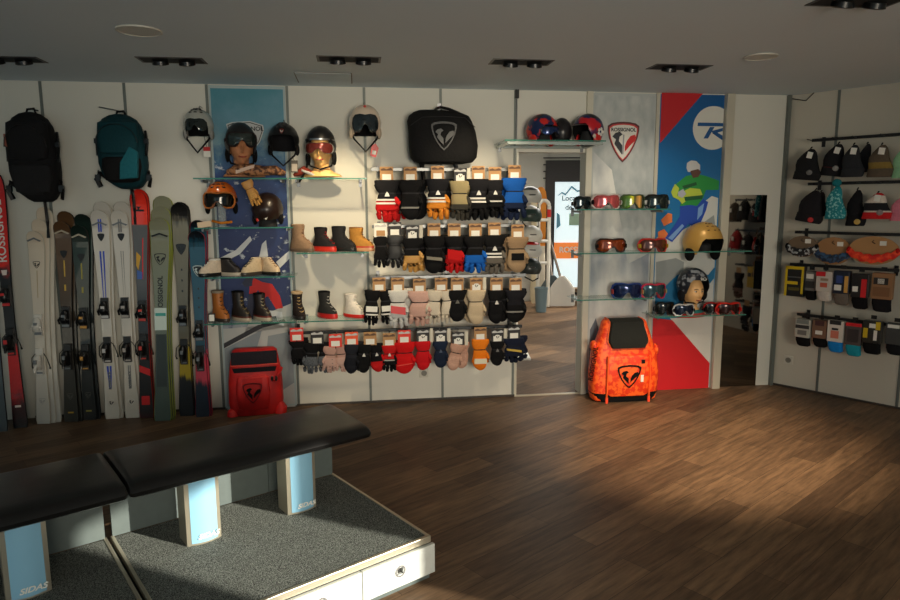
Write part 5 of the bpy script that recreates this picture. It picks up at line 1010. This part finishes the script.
art('board', PR(228, 120, 60), [[(661, 220), (668, 213), (672, 214), (672, 222), (664, 226)], [(658, 232), (664, 229), (668, 234), (664, 240), (658, 240)]], 6)

# ---------------------------------------------------------------- mirror
sa, za = SZ('A', 727.5, 195, .01); sb, _ = SZ('A', 767.5, 195, .01)
mr = thing('wall_mirror', 'tall frameless mirror reaching the floor between the poster and the right corner', 'mirror', WP('A', (sa+sb)/2, 0, 0), RZA)
sb = min(sb, 2.915)
MB().box((0, -.004, za/2+.001), (sb-sa, .006, za-.002)).build('glass_pane', mat((140, 140, 138), .03, 1, .0, 4), mr, False)

# ---------------------------------------------------------------- hats, headbands and socks on the angled wall
def hat(px0, y0, px1, y1, label, mats_, prof=None, mis=None, pom=None, tag=True, d=.17, tilt=0, logo=None, shape='beanie', group='beanies hanging on the angled wall', lz=.25):
    p_, W, Hh = span('C', px0, y0, px1, y1, d); t = thing('knitted_hat', label, 'hat', p_, RZC, group); t.rotation_euler = (0, R(tilt), RZC)
    n = 22
    zs = [(1.0, .16), (.97, .26), (.90, .44), (.78, .64), (.62, .82), (.46, .92), (.32, .97), (.27, 1.0), (.26, 1.06), (.14, 1.08), (.03, 1.06), (0, .98), (.01, .9)]
    if shape == 'cap': zs = [(1.0, .3), (.96, .52), (.86, .74), (.7, .9), (.5, .98), (.35, 1.0), (.2, 1.0), (.05, .98), (0, .9)]
    rings = [se(z*Hh, W/2*a*.93, W/2*a*.42, .01*math.sin(z*8), 0, 2.2, n) for z, a in zs]
    if mis is None: mis = [0]*(len(zs)-1)
    MB().loft(rings, (True, True), mis).build('knit', mats_, t)
    if pom: MB().ell((0, 0, Hh+.025), (.035, .035, .032), 12, 8).build('pompon', pom, t)
    if tag: c_ = MB().box((-.01, -.045, Hh*.80), (.042, .003, .05)).build('price_tag', WHT, t, False); c_.rotation_euler = (0, R(8), 0)
    if logo: MB().ell((W*.18, -W/2*.44, Hh*lz), (.024, .006, .022), 12, 6).build('patch', logo, t)
    MB().tube([(0, 0, Hh*.97), (0, -.0, Hh*1.02), (0, .02, Hh*1.06)], .006, 6).build('loop', BLK, t)
    return t
DC = .17
hat(793, 149, 820, 180, 'black beanie with a tiny grey badge, leftmost on the upper hat rail', [fab(30, 30, 32)], logo=fab(120, 120, 120), tilt=6)
hat(820, 144, 845, 176, 'black beanie with a red and grey pattern, second on the upper hat rail', [fab(28, 28, 32), fab(120, 40, 40)], mis=[0]*7+[1]+[0]*4, logo=fab(150, 150, 150), d=.14, tilt=8)
hat(841, 145, 864, 177, 'charcoal beanie with an orange-brown label, third on the upper hat rail', [fab(44, 46, 50)], d=.22)
hat(867, 145, 894, 177, 'brown and mustard beanie on the upper hat rail', [fab(96, 84, 70), fab(140, 116, 60)], mis=[0]*5+[1]*3+[0]*4, d=.22)
hat(892, 147, 914, 178, 'pale mint green hat cut by the right edge of the view', [fab(150, 205, 160)], d=.22, tag=False)
hat(858, 144, 874, 172, 'dark hat hanging behind the brown and mustard beanie', [fab(40, 40, 44)], d=.09, tag=False)
g2 = 'beanies on the lower hat rail'
hat(795, 190, 822, 222, 'black beanie with a small red and white badge, leftmost on the lower hat rail', [fab(32, 30, 34)], logo=fab(190, 60, 60), group=g2, tilt=10, tag=False, lz=.1)
hat(825, 186, 846, 219, 'teal knitted hat with pale hearts', [blotch((26, 130, 140), (140, 200, 200), 60, .9, .55, .60, 1), fab(26, 130, 140)], mis=[1]*2+[0]*8+[1]*2, pom=fab(30, 120, 130), group=g2, d=.22, tag=False)
hat(846, 190, 866, 226, 'black beanie with a round yellow emblem on the lower hat rail', [fab(26, 26, 30)], logo=pla(200, 170, 90), group=g2, tag=False, lz=.12)
hat(862, 193, 892, 219, 'red, white and black striped beanie with a grey crest', [fab(200, 36, 40), fab(220, 208, 196), fab(34, 34, 38)], mis=[0, 0, 1, 1, 2, 2, 1, 1, 0, 0, 0, 0], group=g2, d=.23, logo=fab(150, 140, 140), tag=True)
hat(890, 196, 914, 221, 'pink hat with small dark dots, cut by the right edge on the lower hat rail', [fab(220, 130, 150)], group=g2, d=.22, tag=False)
hat(812, 192, 828, 216, 'dark beanie behind the teal knitted hat', [fab(44, 34, 36)], group=g2, d=.10, tag=False)
def headband(x0, y0, x1, y1, label, band, band2=None, d=.2, card=KRAFT):
    p_, W, Hh = span('C', x0, y0, x1, y1, d); t = thing('headband_on_card', label, 'headband', p_+Vector((0, 0, Hh/2)), RZC, 'headbands on oval cardboard')
    pl = [(W/2*math.cos(2*math.pi*i/32), Hh/2*.92*math.sin(2*math.pi*i/32)) for i in range(32)]
    c_ = MB().prism(pl, -.003, .003).build('oval_card', card, t, False)
    MB().box((W*.18, -.0045, Hh*.24), (.045, .002, .035)).build('price_label', WHT, c_, False)
    MB().tube([(0, -.004, Hh*.34), (-.01, -.010, Hh*.28), (.012, -.010, Hh*.22)], .003, 5).build('hook_slot', BPL, c_)
    pts = []
    for i in range(17):
        u = -1+2*i/16; pts.append((u*W*.50, -.014-.012*(1-u*u), -Hh*.02-Hh*.24*(1-u*u)+.008*math.sin(i*2.1)))
    rr = [.010+.004*(1-((i-8)/8)**2) for i in range(17)]
    o = MB().tube(pts, rr, 10, sq=2.3).build('band', band, t)
    for sx in (-1, 1): MB().ell((sx*W*.47, -.012, .0), (.018, .016, .026)).build('knot', band2 or band, t)
    return t
headband(787, 235, 818, 258, 'grey-brown oval card with a black and silver headband, leftmost', blotch((24, 24, 26), (170, 172, 174), 40, .7, .52, .56), BLK, card=prt(112, 92, 72))
headband(815, 236, 852, 266, 'oval card with a dark blue patterned headband, middle one', blotch((20, 34, 56), (50, 84, 120), 50), BLK, d=.19, card=prt(160, 116, 74))
headband(848, 235, 900, 266, 'large oval card with a bright red-orange headband', blotch((216, 30, 20), (250, 80, 40), 20), fab(190, 26, 26), d=.22)
def pack_sock(x0, y0, x1, y1, label, wrap, sock, blocks, kind='wrap', d=.17, group='sock packs on the angled wall'):
    p_, W, Hh = span('C', x0, y0, x1, y1, d); t = thing('sock_pack', label, 'socks', p_, RZC, group); D = .05 if kind == 'wrap' else .065
    if kind == 'box':
        b_ = MB().box((0, 0, Hh/2), (W, D, Hh)).build('carton', wrap, t, False, .002)
    else:
        MB().loft([se(0, W*.30, D*.3, .01, 0, 2.6), se(.012, W*.44, D*.5, .01, 0, 2.6), se(Hh*.2, W*.47, D*.55, 0, 0, 2.8), se(Hh*.6, W*.46, D*.5, 0, 0, 2.8), se(Hh*.86, W*.44, D*.4, 0, 0, 2.8), se(Hh*.9, W*.36, D*.25, 0, 0, 2.8)]).build('socks', sock, t)
        b_ = MB().box((0, 0, Hh*.62), (W*1.0, D*1.16, Hh*.62)).build('card_wrap', wrap, t, False, .004)
    for (u0, v0, u1, v1, m_) in blocks:
        MB().box(((u0+u1)/2*W-W/2, -D*.6-.002 if kind == 'wrap' else -D/2-.001, (v0+v1)/2*Hh), ((u1-u0)*W, .003, (v1-v0)*Hh)).build('print', m_, b_, False)
    MB().box((0, 0, Hh+.008), (.04, .002, .03)).build('hang_tab', BPL, t, False)
    return t
YEL = pla(206, 176, 30); G3 = 'sock packs on the upper sock rail'; G4 = 'sock packs on the lower sock rail'
pack_sock(786.5, 266, 805, 296, 'black and yellow carton, leftmost of the upper sock rail', pla(30, 30, 30), BLK, [(0, .0, .12, 1, YEL), (.0, .9, 1, 1, YEL), (.1, .40, .7, .50, YEL), (.15, .62, .85, .66, STL), (.2, .2, .8, .3, pla(90, 84, 40)), (.88, .1, 1, .9, YEL)], 'box', .19, G3)
pack_sock(805, 269, 817, 300, 'grey and black sock pack, second on the upper sock rail', prt(110, 108, 104), BLK, [(.1, .4, .9, .62, prt(40, 40, 42)), (.2, .7, .8, .85, WHT)], group=G3, d=.15)
pack_sock(817, 269, 832.5, 301, 'white pack with a red flash on the upper sock rail', prt(196, 188, 180), fab(200, 194, 186), [(.0, .78, .6, .92, pla(200, 30, 40)), (.3, .44, .75, .58, pla(190, 90, 70)), (.3, .64, .8, .72, prt(150, 130, 110))], group=G3, d=.2)
pack_sock(834, 268, 850, 305, 'navy sock pack with a tan side strip on the upper sock rail', pla(28, 34, 52), fab(110, 100, 92), [(.72, .35, .95, .8, pla(210, 160, 80)), (.1, .4, .55, .55, WHT), (.2, .6, .6, .8, pla(50, 70, 130))], group=G3, d=.18)
pack_sock(852, 271, 869, 309, 'black socks with a bright red vertical strip', pla(30, 28, 30), BLK, [(.6, .32, .92, .8, pla(210, 28, 36)), (.1, .46, .42, .6, WHT)], group=G3, d=.18)
pack_sock(872, 270, 893, 312, 'brown cardboard wrapped dark socks, rightmost on the upper sock rail', prt(150, 110, 74), BLK2, [(.1, .66, .8, .82, prt(30, 30, 30)), (.3, .68, .62, .80, WHT), (.1, .38, .9, .60, prt(128, 88, 56))], group=G3, d=.19)
pack_sock(796, 317, 811, 346, 'grey and white sock pack, leftmost on the lower sock rail', prt(180, 178, 168), BLK, [(.05, .62, .95, .74, prt(40, 40, 42)), (.1, .78, .9, .92, prt(120, 124, 120)), (.2, .4, .8, .56, prt(110, 108, 104))], group=G4, d=.18)
pack_sock(813, 318, 828, 347, 'brown card sock pack with a white price label on the lower sock rail', prt(120, 88, 68), BLK, [(.25, .45, .72, .58, WHT), (.2, .75, .8, .92, prt(70, 40, 40))], group=G4, d=.17)
pack_sock(828, 318, 844, 352, 'white pack with black numerals and bright blue sock toes', prt(214, 206, 196), fab(24, 130, 210), [(.15, .82, .85, .94, prt(34, 34, 36)), (.25, .42, .75, .64, pla(206, 120, 100)), (.3, .66, .7, .72, prt(40, 40, 40))], group=G4, d=.19)
pack_sock(846, 320, 862, 356, 'dark pack with a red band and turquoise socks', prt(80, 70, 68), fab(30, 150, 170), [(.0, .84, 1, .93, pla(210, 30, 40)), (.15, .4, .85, .76, prt(50, 44, 44))], group=G4, d=.18)
pack_sock(863, 318, 882, 354, 'black and yellow sock pack on the lower sock rail', pla(34, 34, 32), BLK, [(.06, .45, .3, .72, YEL), (.7, .7, .95, .92, YEL), (.36, .74, .7, .86, WHT), (.62, .4, .8, .68, WHT)], group=G4, d=.18)
pack_sock(886, 321, 906, 355, 'dark grey socks with pale label, cut by the right edge, lower sock rail', prt(60, 62, 62), BLK2, [(.1, .8, .7, .9, WHT)], group=G4, d=.19)
DKR = mat((52, 52, 54), .4, .7)
def railc(label, x0, y0, x1, d, pegs, dg=.18):
    a = SZ('C', x0, y0, d); b = SZ('C', x1, y0, d); z = a[1]; L = max(.3, b[0]-a[0]); c = a[0]+L/2
    t = thing('hanging_rail', label, 'display rail', WP('C', c, z, 0), RZC, 'dark rails on the angled wall')
    MB().box((0, -d, 0), (L, .012, .024)).build('bar', DKR, t, False, .002)
    for x in (-L/2+.05, L/2-.05):
        mb = MB(); mb.box((x, -d/2, 0), (.014, d, .02)); mb.box((x, -.006, -.01), (.026, .008, .08)); mb.build('bracket', DKR, t, False)
    for px in pegs:
        x = SZ('C', px, y0, dg)[0]-c; MB().tube([(x, -d, .0), (x, -dg, .004)], .0035, 6).build('peg', DKR, t)
    return t
railc('dark rail for the upper row of beanies', 812, 140.5, 914, .12, (807, 832, 852, 880), .22)
railc('dark rail for the lower row of beanies', 808, 184, 914, .12, (808, 836, 856, 877), .22)
railc('dark rail holding the oval headband cards', 795, 232, 914, .12, (802, 833, 874), .2)
railc('dark rail holding the upper row of sock packs', 790, 264, 900, .12, (796, 811, 825, 842, 861, 882), .18)
railc('dark rail holding the lower row of sock packs', 797, 314, 908, .12, (803, 820, 836, 854, 872, 896), .18)
MB().tube([WP('A', 2.95, 2.52, .02), WP('C', .14, 2.49, .02), WP('C', .20, 2.548, .02)], .004, 6).build('ceiling_cable', BPL)
bpy.data.objects['ceiling_cable']['label'] = 'thin dark cable running from the wall corner up to the ceiling'; bpy.data.objects['ceiling_cable']['category'] = 'cable'
cc = thing('cable_clamp', 'small black clamp with a cable at the top of the doorway wall edge', 'clamp', WP('A', SZ('A', 517, 94, .02)[0], SZ('A', 517, 94, .02)[1], .02), RZA)
MB().box((0, 0, 0), (.03, .03, .07)).build('block', BPL, cc, False, .004); MB().tube([(0, 0, -.03), (0, 0, -.36)], .005, 6).build('cable', STL, cc)

# ---------------------------------------------------------------- things in the room beyond
def far(px, y): r_ = ray(px, 240); k = y/r_.y; return (r_.x*k)
def farz(px, py, y): r_ = ray(px, py); k = y/r_.y; return CAMH+r_.z*k
HY = 6.9
xh = far(529, HY); zb = farz(529, 300, HY)
rk = thing('helmet_stand', 'slim white upright with side pegs carrying helmets beyond the glove wall', 'display stand', (xh-.12, HY+.1, 0))
mb = MB(); mb.box((0, 0, .01), (.3, .3, .02)); mb.tube([(0, 0, .02), (0, 0, 1.95)], .018, 10); mb.build('pole', pla(200, 200, 196), rk)
for k, (px, py, m_, m2_, lb) in enumerate(((528.5, 197, pla(40, 44, 46), pla(190, 190, 186), 'dark helmet with a pale rim, topmost beyond the glove wall edge'), (529, 216, pla(206, 206, 200), pla(40, 60, 56), 'white and dark green helmet, second from top beyond the glove wall'), (530, 236, pla(214, 212, 204), None, 'white helmet with black straps beyond the glove wall'), (529.5, 251, pla(206, 30, 30), pla(200, 200, 196), 'red and white helmet beyond the glove wall edge'), (529.5, 268, pla(38, 46, 46), None, 'dark grey helmet, lowest on the stand beyond the glove wall'))):
    z = farz(px, py, HY); t = thing('ski_helmet', lb, 'helmet', (far(px, HY)+.01, HY, z), R(140), 'helmets on the stand beyond the doorway'); r = (.115, .13, .11)
    helmet_shell(t, r, m_, BLK, m2=m2_); strap_on(t, r, BLK, 1.3); MB().tube([(0, .11, .02), (-.13, .1, .02)], .006, 6).build('peg', STL, t)
YR = 10.4
t = thing('white_rack', 'white looped ladder rack with red ends leaning by the far door', 'rack', (far(543.5, YR), YR, 0))
w2 = (far(549, YR)-far(538.5, YR))/2; zt = farz(543, 199, YR); z0 = 0.02
fr_ = pla(220, 214, 200)
pts = [(-w2, 0, z0), (-w2, 0, zt-.12)]+[(w2*math.cos(a), 0, zt-.12+w2*1.2*math.sin(a)) for a in [R(180-20*i) for i in range(10)]]+[(w2, 0, z0)]
MB().tube(pts, .030, 8).build('loop_frame', fr_, t)
for py in (220, 241, 263): z = farz(543, py, YR); MB().tube([(-w2, 0, z), (w2, 0, z)], .026, 8).build('rung', fr_, t)
for sx in (-1, 1): MB().tube([(sx*w2, 0, zt-.28), (sx*w2, 0, zt-.16)], .033, 8).build('red_sleeve', pla(200, 40, 36), t)
t = thing('snowboard', 'orange and white board standing behind the white rack in the far room', 'snowboard', (far(540, 10.9)-.0, 10.9, .0)); zt = farz(540, 187, 10.9)
rg = [se(z*zt, .10*a, .006, 0, -.03*max(0, z-.94)*10, 3, 16) for z, a in ((0.0, .5), (.03, .9), (.1, 1), (.5, .86), (.9, 1), (.96, .85), (.985, .6), (1, .2))]
MB().loft(rg, (True, True), [1, 1, 1, 0, 0, 0, 0]).build('deck', [pla(226, 140, 40), pla(220, 210, 190)], t)
t = thing('snowboard', 'pale narrow board standing at the left of the white rack in the far room', 'snowboard', (far(534.5, 10.9), 10.9, .0)); zt = farz(538, 194, 10.9)
MB().loft([se(z*zt, .06*a, .006, 0, 0, 3, 16) for z, a in ((0.0, .5), (.03, .9), (.1, 1), (.5, .86), (.9, 1), (.96, .85), (.985, .6), (1, .2))]).build('deck', pla(222, 206, 170), t)
def shovel(x0, x1, label, m, yb=10.5, blade=True):
    xb = far(x1, yb); xt = far(x0, yb+.5); zt = farz(x0, 228, yb+.5)
    t = thing('snow_shovel', label, 'shovel', (xb, yb, 0.0), 0, 'tools leaning by the far door')
    MB().tube([(0, 0, .38), (xt-xb, .45, zt)], .022, 8).build('handle', mat((110, 100, 90), .5), t)
    MB().loft([se(.02, .20, .02, 0, -.03, 4), se(.1, .21, .022, 0, -.02, 4), se(.3, .20, .03, 0, 0, 3.4), se(.42, .12, .03, 0, 0, 3), se(.5, .04, .03, 0, 0, 2)]).build('blade', m, t)
shovel(546, 563, 'snow shovel with a pale grey blade by the far glass door', pla(196, 190, 180)); shovel(546, 553, 'dark bladed shovel standing left of the pale one by the far door', pla(70, 80, 84), 10.6)
t = thing('waste_bin', 'grey-blue bucket standing under the white rack in the far room', 'bucket', (far(542, 10.0), 10.0, 0))
MB().loft([se(0.004, .08, .08), se(.36, .10, .10), se(.38, .105, .105), se(.38, .09, .09), (se(.05, .075, .075))], (True, True)).build('bucket_body', pla(110, 130, 136), t); MB().tube([(-.10, 0, .36), (-.07, -.06, .28), (.07, -.06, .28), (.10, 0, .36)], .006, 6).build('bucket_handle', STL, t)
t = thing('doormat_box', 'low brown crate by the far glass door', 'crate', (far(576, 10.9), 10.75, 0))
mb = MB(); mb.ring([(-.3, .0), (.3, .0), (.3, .28), (-.3, .28)], [(-.28, .02), (.28, .02), (.28, .26), (-.28, .26)], -.12, -.10); mb.box((0, 0, .14), (.58, .2, .27)); mb.build('crate_body', mat((128, 106, 80), .7), t, False); MB().box((0, -.124, .2), (.14, .006, .04)).build('handle_slot', BLK, t, False)

# ---------------------------------------------------------------- goods on the right side wall, which the mirror shows
def MIR(px, py, x):
    r_ = ray(px, py); k = ((PA-CAM).dot(NA))/r_.dot(NA); q = CAM+r_*k; r2 = r_-NA*(2*r_.dot(NA)); return q+r2*((x-q.x)/r2.x)
XM = XR-.14; RZR = R(-90)
def mthing(name, label, cat, px, py, group): q = MIR(px, py, XM); return thing(name, label, cat, q, RZR, group)
for k, px in enumerate((750, 754.5, 759, 763.5)):
    t = mthing('sock_pack', ('yellow sock pack seen in the mirror, leftmost of the four', 'yellow sock pack seen in the mirror, second from left of the four', 'yellow sock pack seen in the mirror, third from left of the four', 'yellow sock pack seen in the mirror, rightmost of the four')[k], 'socks', px, 277, 'yellow packs seen in the mirror')
    MB().box((0, 0, 0), (.085, .04, .26)).build('carton', pla(200, 160, 30), t, False, .002); MB().box((0, -.021, .03), (.06, .002, .05)).build('print', pla(60, 50, 30), t, False); MB().box((0, 0, .14), (.03, .002, .03)).build('hang_tab', BPL, t, False)
for k, (px, py, c_) in enumerate(((734, 212, (70, 60, 50)), (744, 210, (30, 28, 30)), (756, 212, (44, 40, 40)), (736, 240, (150, 30, 34)), (747, 244, (30, 28, 30)), (759, 244, (34, 34, 38)))):
    t = mthing('knitted_hat', ('brown hat', 'black hat', 'dark grey hat', 'dark red hat', 'black hat', 'charcoal hat')[k]+' seen in the mirror, '+('upper row left', 'upper row middle', 'upper row right', 'lower row left', 'lower row middle', 'lower row right')[k], 'hat', px, py, 'hats seen in the mirror')
    MB().loft([se(z, .11*a, .06*a) for z, a in ((.12, .2), (.10, .5), (.04, .85), (-.04, 1), (-.05, 1.08), (-.12, 1.08), (-.125, .9))]).build('knit', fab(*c_), t); MB().box((0, -.066, .02), (.04, .002, .05)).build('price_tag', WHT, t, False); MB().tube([(0, 0, .11), (0, .02, .15)], .005, 5).build('loop', BLK, t)
for k, (px, py, c_, h_) in enumerate(((738, 285, (40, 36, 40), (150, 120, 110)), (746, 318, (36, 36, 40), (60, 60, 64)), (754, 320, (34, 34, 36), (206, 196, 180)), (761, 320, (34, 34, 36), (206, 196, 180)))):
    t = mthing('ski_gloves', 'dark gloves seen in the mirror, '+('with pinkish fingers left of the yellow packs', 'leftmost below the yellow packs', 'pale fingered pair below the yellow packs, left', 'pale fingered pair below the yellow packs, right')[k], 'gloves', px, py, 'gloves seen in the mirror')
    o = glove_bm(1, 'glove', -.6, 200+k).build('glove', [fab(*c_), fab(*h_), BLK], t); o.scale = (.3, .28, .32); o.location = (0, 0, .16); MB().box((0, -.01, .19), (.09, .003, .08)).build('header_card', KRAFT, t, False)
for k, (py, lb) in enumerate(((200, 'top rail on the right side wall, seen in the mirror'), (230, 'second rail on the right side wall, seen in the mirror'), (264, 'third rail on the right side wall above the yellow packs, seen in the mirror'), (300, 'lowest rail on the right side wall, seen in the mirror'))):
    a = MIR(733, py, XM); b_ = MIR(766, py, XM); L = abs(a.y-b_.y); t = thing('hanging_rail', lb, 'display rail', (XM, (a.y+b_.y)/2, a.z), RZR, 'rails on the right side wall')
    MB().box((0, .03, 0), (L, .012, .024)).build('bar', DKR, t, False)
    for x in (-L/2+.03, L/2-.03): MB().box((x, .085, 0), (.014, .10, .02)).build('bracket', DKR, t, False)
